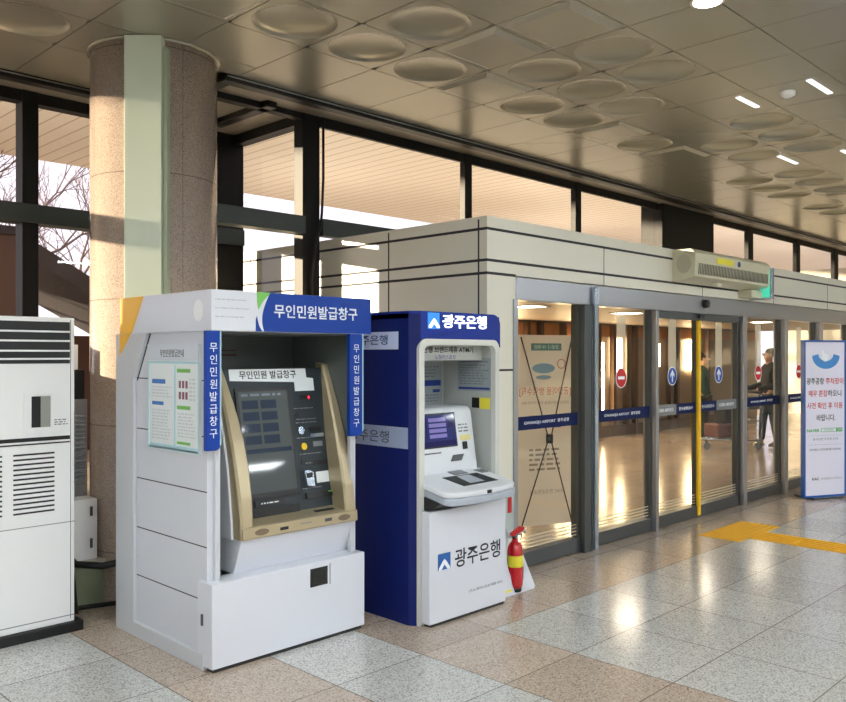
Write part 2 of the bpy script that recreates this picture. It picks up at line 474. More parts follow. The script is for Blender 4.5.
# left windows
window_unit(3, [(-3.6, -3.45), (-1.85, -1.72), (.22, .35), (2.46, 2.585), (4.2, 4.5)], 6.9, XMIN, 4.5, .28, CH, True, sillz=.28)
# return glazing between the two planes, X = 4.40
root = sroot('window_4', (4.45, 6.3, 0))
fr = MB(); fr.box(4.40, 4.52, 5.94, 6.9, CH-.09, CH, .004); fr.box(4.40, 4.52, 5.94, 6.9, 0, .1, .004)
link('window_frame', fr, M['blackm'], root)
g = MB(); g.box(4.456, 4.464, 5.94, 6.9, .1, CH-.09); link('pane', g, M['glass'], root)
# open black frame from the column to the corner post
t = MB(); t.box(3.28, 4.40, 5.83, 5.92, CH-.05, CH, .003); t.mi = 1; t.box(3.25, 4.41, 5.79, 5.93, 2.70, 2.85, .004)
struct('trim_2', t, [M['blackm'], M['bluegrey']])
p = MB(); p.box(4.40, 4.585, 5.82, 5.95, 0, CH, .005); struct('trim_3', p, M['blackm'])
# conduit down the corner post
c = MB(); c.tube([(4.60,5.79,3.70),(4.60,5.79,3.2),(4.585,5.79,2.9),(4.555,5.77,2.78),(4.50,5.77,2.6),(4.47,5.79,2.3),(4.50,5.80,1.8),(4.50,5.80,1.2),(4.50,5.80,.02)], .012)
tag(link('conduit', c, M['rubber'], org=(4.5, 5.8, .02)), 'thin black cable running down the dark corner post', 'cable')
# dark clad pillar between the window bands
p = MB(); p.box(10.52, 12.07, 5.76, 6.1, 2.66, CH, .01); struct('trim_4', p, M['blackm'])
# plinth under the left windows
p = MB(); p.box(XMIN, 2.5, 5.42, 5.95, 0, .27, .006); p.mi = 1; p.box(XMIN, 2.5, 5.40, 5.95, .27, .30, .004)
p.mi = 0; p.box(XMIN, 4.4, 6.86, 7.0, 0, .28)
struct('trim_5', p, [M['plinth'], M['wall']])

# ------------------------------------------------------------------ column with duct
col = MB(); col.lathe((2.87, 5.52, 0), [(.43, 0), (.43, .02), (.43, CH)], n=64)
struct('wall_column', col, M['column'], None)
colob = bpy.data.objects['wall_column']
# move mesh to have the origin at the column axis for the texture
for v in colob.data.vertices: v.co.x -= 2.87; v.co.y -= 5.52
colob.location = (2.87, 5.52, 0)
colring = MB(); colring.lathe((2.87, 5.52, 0), [(.43, CH-.015), (.452, CH-.015), (.452, CH), (.43, CH)], n=64)
struct('trim_6', colring, M['ceil'])
# duct cover, its front turned to the camera side
a0 = V((2.505, 5.235, 0)); a1 = V((2.675, 5.06, 0)); dr = (a1-a0).normalized(); dn = V((-dr.y, dr.x, 0))   # dn points away
if dn.y < 0: dn = -dn
root = thing('duct_cover', 'tall pale green rectangular duct cover on the front of the granite column', 'duct', (2.62, 5.2, 0))
d = MB(); wd = (a1-a0).length
d.plate([(0,0),(wd,0),(wd,CH-.004),(0,CH-.004)], a0, dr, (0,0,1), -.22, 0, .003)
link('cover_panel', d, M['duct'], root)
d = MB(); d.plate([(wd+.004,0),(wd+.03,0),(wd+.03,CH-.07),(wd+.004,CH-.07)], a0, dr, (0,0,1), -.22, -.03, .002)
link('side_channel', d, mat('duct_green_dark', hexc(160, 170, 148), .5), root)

# ------------------------------------------------------------------ vestibule shell
VX, VY, VT = 4.65, 3.95, 2.667
w = MB(); w.mi = 0
w.box(VX, VX+.12, VY+.14, 9.5, 0, VT)               # side wall
w.box(VX, 22, VY, VY+.14, 2.25, VT)                 # fascia
w.box(VX, 4.985, VY, VY+.14, 0, 2.25)               # pillar
w.box(VX+.12, 22, VY+.14, 9.5, VT-.03, VT)          # roof
w.mi = 1
for z in (2.575, 2.345, 2.25):
    w.rect(side(VX), -9.5, -VY, z-.010, z+.010, 0, .0015); w.rect(front(VY), VX, 22 if z != 2.25 else 4.985, z-.010, z+.010, 0, .0015)
w.rect(side(VX), -9.5, -VY, 1.53, 1.545, 0, .0015); w.rect(front(VY), VX, 4.985, 1.53, 1.545, 0, .0015)
for y in (4.03, 5.0, 6.0, 7.0, 8.0): w.rect(side(VX), -y-.007, -y+.007, 0, VT-.02, 0, .0015)
for x in (6.2, 8.02, 9.80, 11.55, 13.3, 15.1): w.rect(front(VY), x-.004, x+.004, 2.25, 2.575, 0, .0015)
struct('wall_vestibule', w, [M['clad'], M['groove']])
w = MB(); w.box(VX+.12, 22, 9.3, 9.5, 0, VT-.03); w.mi = 1; w.box(VX+.12, 22, 9.26, 9.30, 2.02, 2.24); w.mi = 2; w.box(VX+.12, 22, VY+.14, 9.3, 2.28, 2.32)  # solid far wall added to keep the sun out of the vestibule
struct('wall_far', w, [M['inwall'], M['wood'], M['inwall']])

# entrance header and doors
h = MB(); h.box(4.985, 22, VY-.005, VY+.14, 2.07, 2.243, .006); struct('trim_7', h, M['steel'])

FR = front(VY)
def band_text(root, x0, x1, parts):
    """parts: list of (u0,u1,material,text)"""
    for (u0, u1, m, s) in parts:
        b = MB(); b.rect(FR, u0, u1, 1.068, 1.172, -.048, -.040); bb = link('safety_band', b, m, root)
        if s: link('lettering', text_mesh(s, FR, (u0+u1)/2, 1.12, h=.034, w=min(.60, (u1-u0)*.72), off=-.0398, bold=.018), M['textw'], bb)
def door(n, x0, x1, kind, top=2.07, stick=None, posts=(.0, .0)):
    root = sroot('door_%d' % n, ((x0+x1)/2, VY, 0))
    fr = MB(); lw = .02; r0, r1 = VY+.03, VY+.09
    fr.box(x0, x0+lw, r0, r1, 0, top, .003); fr.box(x1-lw, x1, r0, r1, 0, top, .003)
    fr.box(x0, x1, r0-.01, r1+.01, .01, .125, .004)
    if kind == 'slide': fr.box(x0, x1, r0-.02, r1+.01, 2.0, 2.069, .004)
    link('door_frame', fr, M['steeld'], root)
    g = MB(); g.box(x0+lw, x1-lw, VY+.054, VY+.062, .12, top); link('pane', g, M['glassd'], root)
    s = MB()
    for k in range(4): s.rect(FR, x0+lw, x1-lw, .145+k*.028, .155+k*.028, -.052, -.050)
    link('frosted_line', s, M['frost'], root)
    return root
NAV, GRY = M['navyband'], mat('band_grey', hexc(120, 124, 126), .4)
gj = 'GWANGJU AIRPORT  광주공항'
d1 = door(1, 4.99, 5.88, 'fix'); band_text(d1, 0, 0, [(5.0, 5.88, NAV, gj)])
d2 = door(2, 6.08, 7.055, 'fix'); band_text(d2, 0, 0, [(6.10, 7.04, NAV, gj)])
d3 = door(3, 7.12, 7.98, 'slide'); band_text(d3, 0, 0, [(7.14, 7.55, GRY, 'KOREA AIRPORTS'), (7.55, 7.94, NAV, '한국공항공사')])
d4 = door(4, 7.99, 8.92, 'slide'); band_text(d4, 0, 0, [(8.03, 8.42, NAV, '한국공항공사'), (8.42, 8.90, GRY, 'KOREA AIRPORTS')])
d5 = door(5, 9.06, 10.08, 'fix'); band_text(d5, 0, 0, [(9.07, 10.07, NAV, gj)])
d6 = door(6, 10.2, 11.2, 'fix'); band_text(d6, 0, 0, [(10.21, 11.19, NAV, gj)])
d7 = door(7, 11.35, 12.4, 'fix'); band_text(d7, 0, 0, [(11.36, 12.39, NAV, '')])
d8 = door(8, 12.5, 13.6, 'fix'); band_text(d8, 0, 0, [(12.51, 13.59, NAV, '')])
y = MB(); y.box(7.945, 8.0, VY+.005, VY+.03, .03, 1.998, .003); link('edge_strip', y, M['edgey'], d3)
posts = MB()
for a, b, m in ((5.88, 5.985, 1), (6.0, 6.075, 0), (7.06, 7.11, 0), (8.95, 9.04, 0), (10.09, 10.19, 0), (11.21, 11.34, 0), (12.41, 12.49, 0), (13.61, 22, 1)):
    posts.mi = m; posts.box(a, b, VY-.02, VY+.12, 0, 2.0 if False else 2.07, .004)
posts.mi = 0; posts.box(4.95, 5.0, VY-.012, VY+.1, 0, 2.07)
posts.mi = 2; posts.box(6.0, 6.05, VY-.045, VY-.02, .01, 2.22, .003)
struct('trim_8', posts, [M['steel'], M['steeld'], M['alu']])
# round stickers on the door glass, pale film strip above each
def sticker(x, kind, par, z=1.445):
    s = MB(); s.rect(FR, x-.075, x+.075, z+.07, 2.0, -.052, -.050); st = link('film_strip', s, M['frost'], par)
    n = 28
    def disc(r, a): 
        m = MB(); m.plate([(x+r*math.cos(2*math.pi*i/n), z+r*math.sin(2*math.pi*i/n)) for i in range(n)], *FR, a, a+.001); return m
    o = link('sticker', disc(.092, -.050), M['textw'], par)
    if kind == 'no':
        link('sticker_face', disc(.082, -.049), M['redflat'], o)
        b = MB(); b.rect(FR, x-.055, x+.055, z-.014, z+.014, -.048, -.0475); link('bar', b, M['textw'], o)
    else:
        link('sticker_face', disc(.082, -.049), mat('sticker_blue', hexc(16, 66, 160), .4), o)
        b = MB(); b.plate([(x-.012,z-.06),(x+.012,z-.06),(x+.012,z+.01),(x+.04,z-.012),(x+.04,z+.018),(x,z+.062),(x-.04,z+.018),(x-.04,z-.012),(x-.012,z+.01)], *FR, -.048, -.0475)
        link('arrow', b, M['textw'], o)
sticker(6.56, 'no', d2); sticker(7.49, 'go', d3); sticker(8.49, 'go', d4); sticker(9.49, 'no', d5); sticker(10.7, 'no', d6)

# ------------------------------------------------------------------ inside the vestibule: added far wall with glowing panes
n = 9
fr = sroot('window_9', (10, 9.25, 0))
wl = MB(); wd_ = MB()
lits = [(8.62,8.86,.3,1.98,1),(5.9,6.6,1.84,2.0,0),(6.85,7.5,1.84,2.0,0),(7.75,8.3,1.84,2.0,0),(9.05,9.60,1.22,2.0,1),(9.9,10.2,.5,1.98,1),(10.75,11.0,.8,2.0,1),(11.5,11.8,1.0,1.98,1),(12.9,13.0,.6,1.9,1),(13.3,13.5,1.3,2.0,1),(14.35,14.5,.4,1.9,1),(14.9,15.2,1.2,2.0,1),(16.5,16.75,1.4,1.9,1),(18.0,18.5,1.3,2.0,1)]
for a, b, z0, z1, k in lits:
    if k: wl.box(a, b, 9.235, 9.26, z0, z1)
    else: wd_.box(a, b, 9.235, 9.26, z0, z1)
link('glow_pane', wl, M['paneglow'], fr); link('garden_pane', wd_, mat('garden_glow', hexc(190, 190, 120), .6, emit=hexc(200, 195, 130), estr=1.0), fr)  # emissive panes added for the golden glow behind the doors
b = MB()
for x in (5.0, 5.75, 6.65, 7.6, 8.4, 8.95, 9.7, 10.3, 11.05, 11.9, 12.3, 13.0, 13.55, 14.2, 14.75, 15.25, 15.6, 16.3, 17.1, 17.4, 18.9): b.box(x, x+.1, 9.16, 9.26, 0, 2.25, .003)
b.box(8.4, 12.2, 9.18, 9.25, 1.24, 1.34, .003); b.box(8.4, 20, 9.17, 9.26, 0, .22, .003)
link('window_frame', b, M['bronze'], fr)
# soft panels on far wall (brick and posters)
b = MB(); b.box(10.35, 10.75, 9.2, 9.25, 1.5, 1.9); link('brick_panel', b, M['brown'], fr)
# notice banner on far wall
t = thing('notice_panel', 'pale grey vertical notice panel on the far vestibule wall behind the sliding doors', 'notice', (12.7, 9.12, 0))
b = MB(); b.box(12.15, 12.7, 9.06, 9.10, .95, 1.95, .004); link('panel', b, M['paperd'], t)
b = MB(); b.box(12.4, 12.45, 9.06, 9.12, 0, .95); b.box(12.2, 12.65, 8.95, 9.14, 0, .03); link('stand', b, M['blackm'], t)
letter('안내', front(9.06), 12.42, 1.7, M['ink'], t, h=.13)
b = MB(); textlines(b, front(9.06), 12.22, 12.62, 1.05, 1.5, 6); link('print', b, M['ink'], t)
# unseen warm lamps added in the vestibule ceiling, brightening banner and people
for i, x in enumerate((6.2, 8.6, 11.0, 13.4, 15.8)):
    l = thing('vestibule_fill_lamp', 'added warm square fill lamp in the vestibule ceiling, %s' % ['above the folding banner stand', 'over the second fixed pane', 'over the sliding doors', 'over the luggage trolley', 'farthest one to the right'][i], 'ceiling light', (x, 6.6, 2.28), group='vestibule fill lamps')
    b = MB(); b.ring(((0,0,2.28),(1,0,0),(0,-1,0)), x-.2, x+.2, -6.8, -6.4, .03, 0, .012); link('frame', b, M['steel'], l)
    b = MB(); b.box(x-.17, x+.17, 6.43, 6.77, 2.272, 2.279); link('diffuser', b, mat('lamp_vestibule', (1,.9,.8), .5, emit=(1, .86, .70), estr=36), l)
# doormat
m_ = MB(); m_.box(6.5, 8.0, 5.6, 6.3, 0, .012, .004); tag(link('door_mat', m_, mat('mat_grey', hexc(70, 66, 60), .9), org=(7.2, 5.9, 0)), 'dark grey floor mat inside the vestibule behind the no entry pane', 'mat')

# ------------------------------------------------------------------ X banner seen from behind through the glass
bx0, bx1 = V((5.856, 4.62, 0)), V((6.42, 4.40, 0)); br = (bx1-bx0).normalized(); bn = br.cross(V((0, 0, 1)))
t = thing('banner_stand', 'white X frame banner seen from behind through the leftmost glass pane', 'banner stand', tuple((bx0+bx1)/2))
W = (bx1-bx0).length
BP = (tuple(bx0), tuple(br), (0, 0, 1))
bmat = bpy.data.materials.new('banner_cloth'); bmat.use_nodes = True; k = NT(bmat)
bs = bmat.node_tree.nodes['Principled BSDF']; bs.inputs['Base Color'].default_value = (*hexc(236, 228, 220), 1); bs.inputs['Roughness'].default_value = .7
tr = k.n('ShaderNodeBsdfTranslucent'); tr.inputs['Color'].default_value = (*hexc(246, 240, 230), 1); mx = k.n('ShaderNodeMixShader'); mx.inputs[0].default_value = .5
k.l(bs.outputs[0], mx.inputs[1]); k.l(tr.outputs[0], mx.inputs[2]); k.l(mx.outputs[0], bmat.node_tree.nodes['Material Output'].inputs['Surface'])
b = MB(); b.rect(BP, 0, W, .12, 1.83, -.004, 0); link('banner', b, bmat, t)
cx_ = W/2; cz = .90
Z_ = lambda z: V((0, 0, z))
for sx in (-1, 1):
    b = MB(); b.tube([bx0+br*(cx_+sx*.27)+Z_(1.81)+bn*.006, bx0+br*(cx_+sx*.02)+Z_(cz+.03)+bn*.05], .006); link('support_rod', b, M['black'], t)
    b = MB(); b.tube([bx0+br*(cx_+sx*.02)+Z_(cz-.03)+bn*.05, bx0+br*(cx_+sx*.26)+Z_(.14)+bn*.012, bx0+br*(cx_+sx*.28)+Z_(.006)+bn*.02], .006); link('support_rod', b, M['black'], t)
b = MB(); c_ = bx0+br*cx_+bn*.05; b.cyl(c_+V((0,0,cz-.04)), c_+V((0,0,cz+.04)), .032); link('hub', b, M['black'], t)
gm = mat('banner_print_green', hexc(96, 138, 122), .6); rm = mat('banner_print_red', hexc(205, 110, 105), .6); gm2 = mat('banner_print_grey', hexc(165, 150, 140), .6)
b = MB(); b.rect(BP, .14, .46, 1.69, 1.755, .001, .002); pr = link('title_box', b, gm, t)
letter('코로나 19 예방', BP, .30, 1.722, M['textw'], pr, w=.26, off=.003, mirror=True)
letter('[공항이용 방역수칙]', BP, .29, 1.32, rm, t, w=.54, h=.085, off=.001, mirror=True, bold=.01)
letter('안전한 공항이용을 위해 지켜주세요', BP, .29, 1.22, gm2, t, w=.50, h=.03, off=.001, mirror=True)
b = MB(); textlines(b, BP, .12, .5, .98, 1.12, 3); textlines(b, BP, .12, .5, .60, .82, 5); link('print', b, gm2, t)
letter('KAC 한국공항공사', BP, .30, .42, gm2, t, w=.34, off=.001, mirror=True)
b = MB()
for i in range(20):
    a = 2*math.pi*i/20; a2 = 2*math.pi*(i+1)/20; c0 = (.46, 1.57)
    b.plate([(c0[0]+.045*math.cos(a), c0[1]+.045*math.sin(a)), (c0[0]+.045*math.cos(a2), c0[1]+.045*math.sin(a2)), (c0[0]+.037*math.cos(a2), c0[1]+.037*math.sin(a2)), (c0[0]+.037*math.cos(a), c0[1]+.037*math.sin(a))], *BP, .001, .002)
link('print_ring', b, rm, t)
b = MB()
n = 24
b.plate([(.27+.12*math.cos(2*math.pi*i/n), 1.53+.045*math.sin(2*math.pi*i/n)) for i in range(n)], *BP, .001, .002)
b.plate([(.27+.08*math.cos(2*math.pi*i/n), 1.45+.018*math.sin(2*math.pi*i/n)) for i in range(n)], *BP, .001, .002)
link('print_blue', b, mat('banner_print_blue', hexc(130, 160, 180), .6), t)

# ------------------------------------------------------------------ document kiosk
K = thing('document_kiosk', 'large white self-service document kiosk with blue header sign and gold-framed touch screen', 'kiosk', (2.8, 4.35, 0))
KS = side(2.31)
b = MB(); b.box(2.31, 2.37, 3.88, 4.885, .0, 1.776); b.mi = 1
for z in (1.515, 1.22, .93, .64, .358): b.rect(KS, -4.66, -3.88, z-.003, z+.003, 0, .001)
b.plate([(-4.66,1.50),(-4.648,1.50),(-4.488,1.772),(-4.50,1.776)], *KS, 0, .001)  # dark line painted along the diagonal step for its shaded side
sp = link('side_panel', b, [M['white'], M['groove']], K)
b = MB()
b.plate([(-4.89,0),(-3.88,0),(-3.88,.085),(-4.66,.085),(-4.66,1.515),(-4.50,1.776),(-4.89,1.776)], *KS, 0, .022, .003)
link('side_frame', b, M['grey'], K)
for xx in (2.345, 3.27):
    b = MB(); b.box(xx, xx+.03, 3.855, 3.885, .45, 1.776, .003); link('front_post', b, M['grey'], K)
b = MB(); b.box(3.30, 3.33, 3.88, 4.885, 0, 1.776); link('right_panel', b, M['white'], K)
b = MB(); b.box(2.31, 3.33, 4.84, 4.885, 0, 1.776); link('rear_panel', b, M['grey'], K)
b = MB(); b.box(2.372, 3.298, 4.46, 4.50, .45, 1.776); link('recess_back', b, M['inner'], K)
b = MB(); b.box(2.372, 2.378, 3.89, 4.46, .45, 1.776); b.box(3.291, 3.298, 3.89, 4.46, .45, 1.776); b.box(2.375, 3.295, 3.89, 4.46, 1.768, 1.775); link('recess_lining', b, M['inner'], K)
# header
b = MB(); b.box(2.288, 3.385, 3.80, 4.83, 1.776, 1.99, .003); hd = link('header', b, M['white2'], K)
HF = front(3.80); HS = side(2.288)
b = MB(); pts = [(2.70, 1.99)]
arc = [(2.60+.11*(1-math.sin(t*math.pi/2)) if False else 2.66-.055*math.sin(math.pi*t), 1.99-.214*t) for t in [i/12 for i in range(13)]]
arc = [(2.675-.09*math.sin(math.pi*(.12+.5*t))**1.3 + .02*t, 1.989-.212*t) for t in [i/14 for i in range(15)]]
b.plate(arc + [(3.384, 1.777), (3.384, 1.989)], *HF, 0, .003); link('sign_panel', b, M['blue'], hd)
b = MB(); b.plate([(2.565,1.989),(2.665,1.989),(2.63,1.965),(2.60,1.935),(2.575,1.895),(2.568,1.93)], *HF, 0, .0022); link('swoosh_green', b, M['green'], hd)
b = MB(); b.plate([(2.558,1.777),(2.58,1.777),(2.582,1.80),(2.572,1.83),(2.565,1.86),(2.558,1.84)], *HF, 0, .0022); b.plate([(2.558,1.84),(2.558,1.777),(2.60,1.777)], *HF, 0, .0015); link('swoosh_blue', b, M['blue'], hd)
letter('무인민원발급창구', HF, 2.975, 1.892, M['textw'], hd, w=.60, h=.075, off=.0032, bold=.018)
b = MB(); 
for z in (1.94, 1.895, 1.85): textlines(b, HF, 2.31, 2.54, z-.006, z+.006, 1, frac=.5)
link('print', b, mat('faint_print', hexc(176, 180, 186), .5), hd)
b = MB(); b.plate([(-4.829,1.989),(-4.53,1.989),(-4.68,1.777),(-4.829,1.777)], *HS, 0, .002); link('swoosh_yellow', b, M['yellow'], hd)
b = MB(); b.plate([(-4.84,1.775),(-4.69,1.775),(-4.84,1.64)], *HS, 0, .0015); link('swoosh_yellow', b, M['yellow'], K)
b = MB(); b.plate([(-3.93+.045*math.cos(2*math.pi*i/28), 1.885+.055*math.sin(2*math.pi*i/28)) for i in range(28)], *HS, 0, .002); link('round_emblem', b, mat('emblem', hexc(232, 232, 234), .4), hd)
# vertical sign strips
def strip(x0, x1, y0, z0, z1, lab=None):
    b = MB(); r_ = .025
    pts = [(x0,z0+.0),(x1-r_,z0)] + [(x1-r_+r_*math.sin(a), z0+r_-r_*math.cos(a)) for a in (.4,.8,1.2,math.pi/2)] + [(x1,z1),(x0,z1)]
    b.plate(pts, (0,y0,0),(1,0,0),(0,0,1), 0, .03, .003); s = link('sign_strip', b, M['blue'], K)
    b = MB(); b.plate([(x1-.004,z0+r_),(x1+.002,z0+r_),(x1+.002,z1),(x1-.004,z1)], (0,y0,0),(1,0,0),(0,0,1), -.002, .034); link('edge', b, M['cyan'], s)
    letter('무인민원발급창구', (( 0,y0-.03,0),(1,0,0),(0,0,1)), (x0+x1)/2, z1-.085, M['textw'], s, h=.054, vertical=True, off=.0008, bold=.0, gap=1.18)
strip(2.262, 2.345, 3.835, 1.155, 1.776)
strip(3.225, 3.325, 3.835, 1.165, 1.776)
# notice board on the side
NB = side(2.31)
b = MB(); b.rect(NB, -4.49, -3.93, 1.12, 1.71, .004, .016); b.rect(NB, -4.49, -3.93, 1.12, 1.71, 0, .004); nb = link('notice_board', b, M['paper'], K)
NB2 = side(2.294)
b = MB(); b.rect(NB2, -4.49, -3.93, 1.62, 1.71, 0, .006); link('title_bar', b, mat('title_grey', hexc(206, 212, 222), .4), nb)
letter('무인민원발급안내', side(2.288), -4.21, 1.66, M['ink'], nb, w=.26, h=.042, off=.0005)
b = MB(); b.ring(NB2, -4.49, -3.93, 1.125, 1.615, .012, 0, .002); b.rect(NB2, -4.19, -4.175, 1.14, 1.6, 0, .002); b.rect(NB2, -4.47, -3.945, 1.13, 1.155, 0, .002); link('border', b, M['cyan'], nb)
b = MB(); b.rect(NB2, -4.44, -4.29, 1.49, 1.515, .001, .002); b.rect(NB2, -4.44, -4.31, 1.37, 1.39, .001, .002); link('heading_blue', b, mat('head_blue', hexc(60, 120, 190), .5), nb)
b = MB(); b.rect(NB2, -4.16, -4.02, 1.555, 1.575, .001, .002); b.rect(NB2, -4.16, -4.02, 1.355, 1.375, .001, .002); b.rect(NB2, -4.16, -4.02, 1.165, 1.18, .001, .002); link('heading_green', b, M['green'], nb)
b = MB(); textlines(b, NB2, -4.44, -4.21, 1.41, 1.48, 4); textlines(b, NB2, -4.44, -4.21, 1.175, 1.35, 10); textlines(b, NB2, -4.15, -3.96, 1.20, 1.34, 8); textlines(b, NB2, -4.03, -3.96, 1.4, 1.53, 6)
link('print', b, mat('print_grey', hexc(200, 205, 210), .6), nb)
b = MB()
for i in range(3):
    for j in range(2): b.rect(NB2, -4.14+.035*i, -4.118+.035*i, 1.41+.06*j, 1.45+.06*j, .001, .002)
link('diagram', b, mat('diagram_maroon', hexc(140, 90, 110), .6), nb)
# front base cabinet
b = MB(); b.box(2.292, 3.335, 3.80, 3.945, .022, .462, .004); b.mi = 1; b.box(2.31, 3.32, 3.815, 3.94, 0, .022); bx = link('base_cabinet', b, [M['white2'], M['black']], K)
b = MB(); b.rect(front(3.80), 2.925, 3.05, .325, .43, 0, .002); link('hatch', b, M['black'], bx)
b = MB(); b.rect(front(3.80), 2.94, 3.035, .34, .415, .002, .003); link('hatch_glass', b, mat('dark_glass', hexc(30, 34, 34), .08), bx)
b = MB(); b.rect(front(3.80), 3.065, 3.072, .32, .44, 0, .004); link('hatch_rail', b, M['steel'], bx)
b = MB(); b.box(2.283, 2.292, 3.885, 3.90, .235, .295, .002); link('latch', b, M['steeld'], bx)
# machine body
def xprism(mb, pts, x0, x1, bev=0): mb.plate([(-y_, z_) for y_, z_ in pts], (x1, 0, 0), (0, -1, 0), (0, 0, 1), 0, x1-x0, bev)
b = MB(); xprism(b, [(3.955,.462),(3.915,.462),(3.838,.652),(3.99,.69),(4.135,1.53),(4.20,1.56),(4.455,1.56),(4.455,.462)], 2.492, 3.29, .003); link('machine_body', b, M['white2'], K)
PT = V((0, 4.125, 1.57)); PB_ = V((0, 3.96, .715)); pu = (PT-PB_).normalized(); pl = (PT-PB_).length
CP = ((0, PB_.y, PB_.z), (1, 0, 0), tuple(pu))
b = MB(); b.plate([(2.545,0),(3.25,0),(3.25,pl),(2.545,pl)], *CP, -.02, .012, .003); cp = link('control_panel', b, M['panel'], K)
CQ = (tuple(PB_ + (V((1,0,0)).cross(pu))*.012), (1, 0, 0), tuple(pu))
def zv(z): return (z-.715)/pu.z
# gold arms
def arm(x0t, x1t, x0b, x1b, nm):
    outer = [(4.10,1.595),(4.045,1.47),(3.985,1.33),(3.93,1.18),(3.885,1.03),(3.85,.88),(3.83,.76),(3.818,.655)]
    inner = [(4.17,1.605),(4.15,1.47),(4.13,1.33),(4.10,1.18),(4.07,1.03),(4.04,.88),(4.01,.76),(3.99,.655)]
    m = MB(); bm = m.bm; rows = []
    for i, ((yo, zo), (yi, zi)) in enumerate(zip(outer, inner)):
        t_ = (1.585-zo)/(1.585-.655); a = x0t+(x0b-x0t)*t_; c = x1t+(x1b-x1t)*t_; bulge = .03*math.sin(math.pi*min(1, t_*1.0))
        if x0t < 3: c += bulge
        else: a -= bulge*.5
        rows.append([bm.verts.new(p) for p in ((a,yi,zi),(a,yo+.012,zo),(a+.012,yo,zo),(c-.012,yo,zo),(c,yo+.012,zo),(c,yi,zi))])
    for r1, r2 in zip(rows, rows[1:]):
        for q_ in range(6): 
            f_ = bm.faces.new([r1[q_], r2[q_], r2[(q_+1) % 6], r1[(q_+1) % 6]]); f_.smooth = False
    bm.faces.new(rows[0]); bm.faces.new(rows[-1][::-1])
    bmesh.ops.recalc_face_normals(bm, faces=bm.faces)
    link(nm, m, M['gold'], K)
arm(2.487, 2.535, 2.487, 2.560, 'frame_arm'); arm(3.25, 3.296, 3.215, 3.296, 'frame_arm')
b = MB(); xprism(b, [(4.135,1.60),(4.08,1.47),(4.03,1.33),(3.985,1.18),(3.95,1.03),(3.93,.88),(3.915,.76),(3.905,.652),(4.40,.652),(4.40,1.60)], 2.474, 2.487, .002); link('side_cover', b, M['white2'], K)
b = MB(); xprism(b, [(3.82,.655),(3.815,.662),(3.818,.715),(3.828,.722),(3.985,.745),(3.985,.655)], 2.49, 3.293, .002); lip = link('lower_ledge', b, M['gold'], K)
LF = front(3.8165)
def oval(mb, P, u, v, a_, b_, o0, o1, n=20): mb.plate([(u+a_*math.cos(2*math.pi*i/n), v+b_*math.sin(2*math.pi*i/n)) for i in range(n)], *P, o0, o1)
for x in (2.61, 3.19):
    b = MB(); oval(b, LF, x, .688, .045, .018, 0, .002); link('speaker_grille', b, mat('grille_brown', hexc(120, 104, 84), .6), lip)
b = MB(); b.rect(LF, 2.73, 2.785, .678, .695, 0, .002); link('port', b, M['black'], lip)
b = MB(); b.rect(LF, 3.045, 3.095, .682, .700, 0, .002); link('badge', b, M['steeld'], lip)
b = MB(); textlines(b, LF, 2.87, 2.97, .688, .70, 1); link('print', b, M['inkgrey'], lip)
b = MB(); b.plate([(3.03,0),(3.17,0),(3.17,.03),(3.03,.03)], (0,3.88,.7305), (1,0,0), (0,.99,.14), 0, .002); link('sticker', b, M['ink'], lip)
# screen
b = MB(); b.rect(CQ, 2.605, 2.975, zv(.835), zv(1.455), 0, .012); link('bezel', b, M['black'], cp)
CS = (tuple(V(CQ[0]) + (V((1,0,0)).cross(pu))*.012), CQ[1], CQ[2])
b = MB(); b.rect(CS, 2.622, 2.958, zv(.865), zv(1.435), 0, .001); scr = link('screen', b, mat('screen_glass', hexc(50, 55, 56), .04, emit=hexc(100, 108, 108), estr=.28), cp)
b = MB()
for i in range(2):
    for j in range(4):
        u0 = 2.64+i*.125; v1 = zv(1.385)-j*.068; b.rect(CS, u0, u0+.11, v1-.05, v1, .001, .0014)
b.rect(CS, 2.64, 2.95, zv(1.085), zv(1.11), .001, .0014)
link('screen_buttons', b, mat('ui_navy', hexc(30, 40, 52), .05, emit=hexc(50, 62, 84), estr=.3), scr)
b = MB(); textlines(b, CS, 2.64, 2.94, zv(1.40), zv(1.43), 1); link('screen_text', b, mat('ui_text', hexc(90, 98, 108), .1, emit=hexc(100, 110, 122), estr=.3), scr)
# label
b = MB(); b.plate([(2.585,zv(1.50)),(3.03,zv(1.485)),(3.03,zv(1.43)),(3.175,zv(1.43)),(3.175,zv(1.505)),(3.125,zv(1.51)),(3.125,zv(1.565)),(2.585,zv(1.565))], *CQ, 0, .002); lb = link('label', b, M['paper'], cp)
letter('무인민원 발급창구', CQ, 2.85, zv(1.532), M['ink'], lb, w=.40, h=.048, off=.0022, bold=.014)
# right control column
def cbox(u0, u1, z0, z1, m, nm, th=.004, par=None):
    b = MB(); b.rect(CQ, u0, u1, zv(z0), zv(z1), 0, th); return link(nm, b, m, par or cp)
cbox(3.06, 3.14, 1.375, 1.405, M['black'], 'display')
b = MB(); b.rect(CQ, 3.118, 3.13, zv(1.382), zv(1.398), .004, .005); link('display_digit', b, mat('led_red', (.8,.02,.03), .5, emit=(1, .03, .05), estr=1.5), cp)
b = MB(); oval(b, CQ, 3.02, zv(1.285), .016, .018, 0, .004); link('camera_hole', b, M['black'], cp)
b = MB(); oval(b, CQ, 3.04, zv(1.195), .022, .024, 0, .006); link('coin_slot', b, M['alu'], cp)
b = MB(); oval(b, CQ, 3.045, zv(1.10), .019, .021, 0, .012); link('yellow_button', b, mat('button_yellow', hexc(240, 200, 20), .4), cp)
b = MB(); oval(b, CQ, 3.03, zv(1.01), .016, .018, 0, .004); link('camera_hole', b, M['black'], cp)
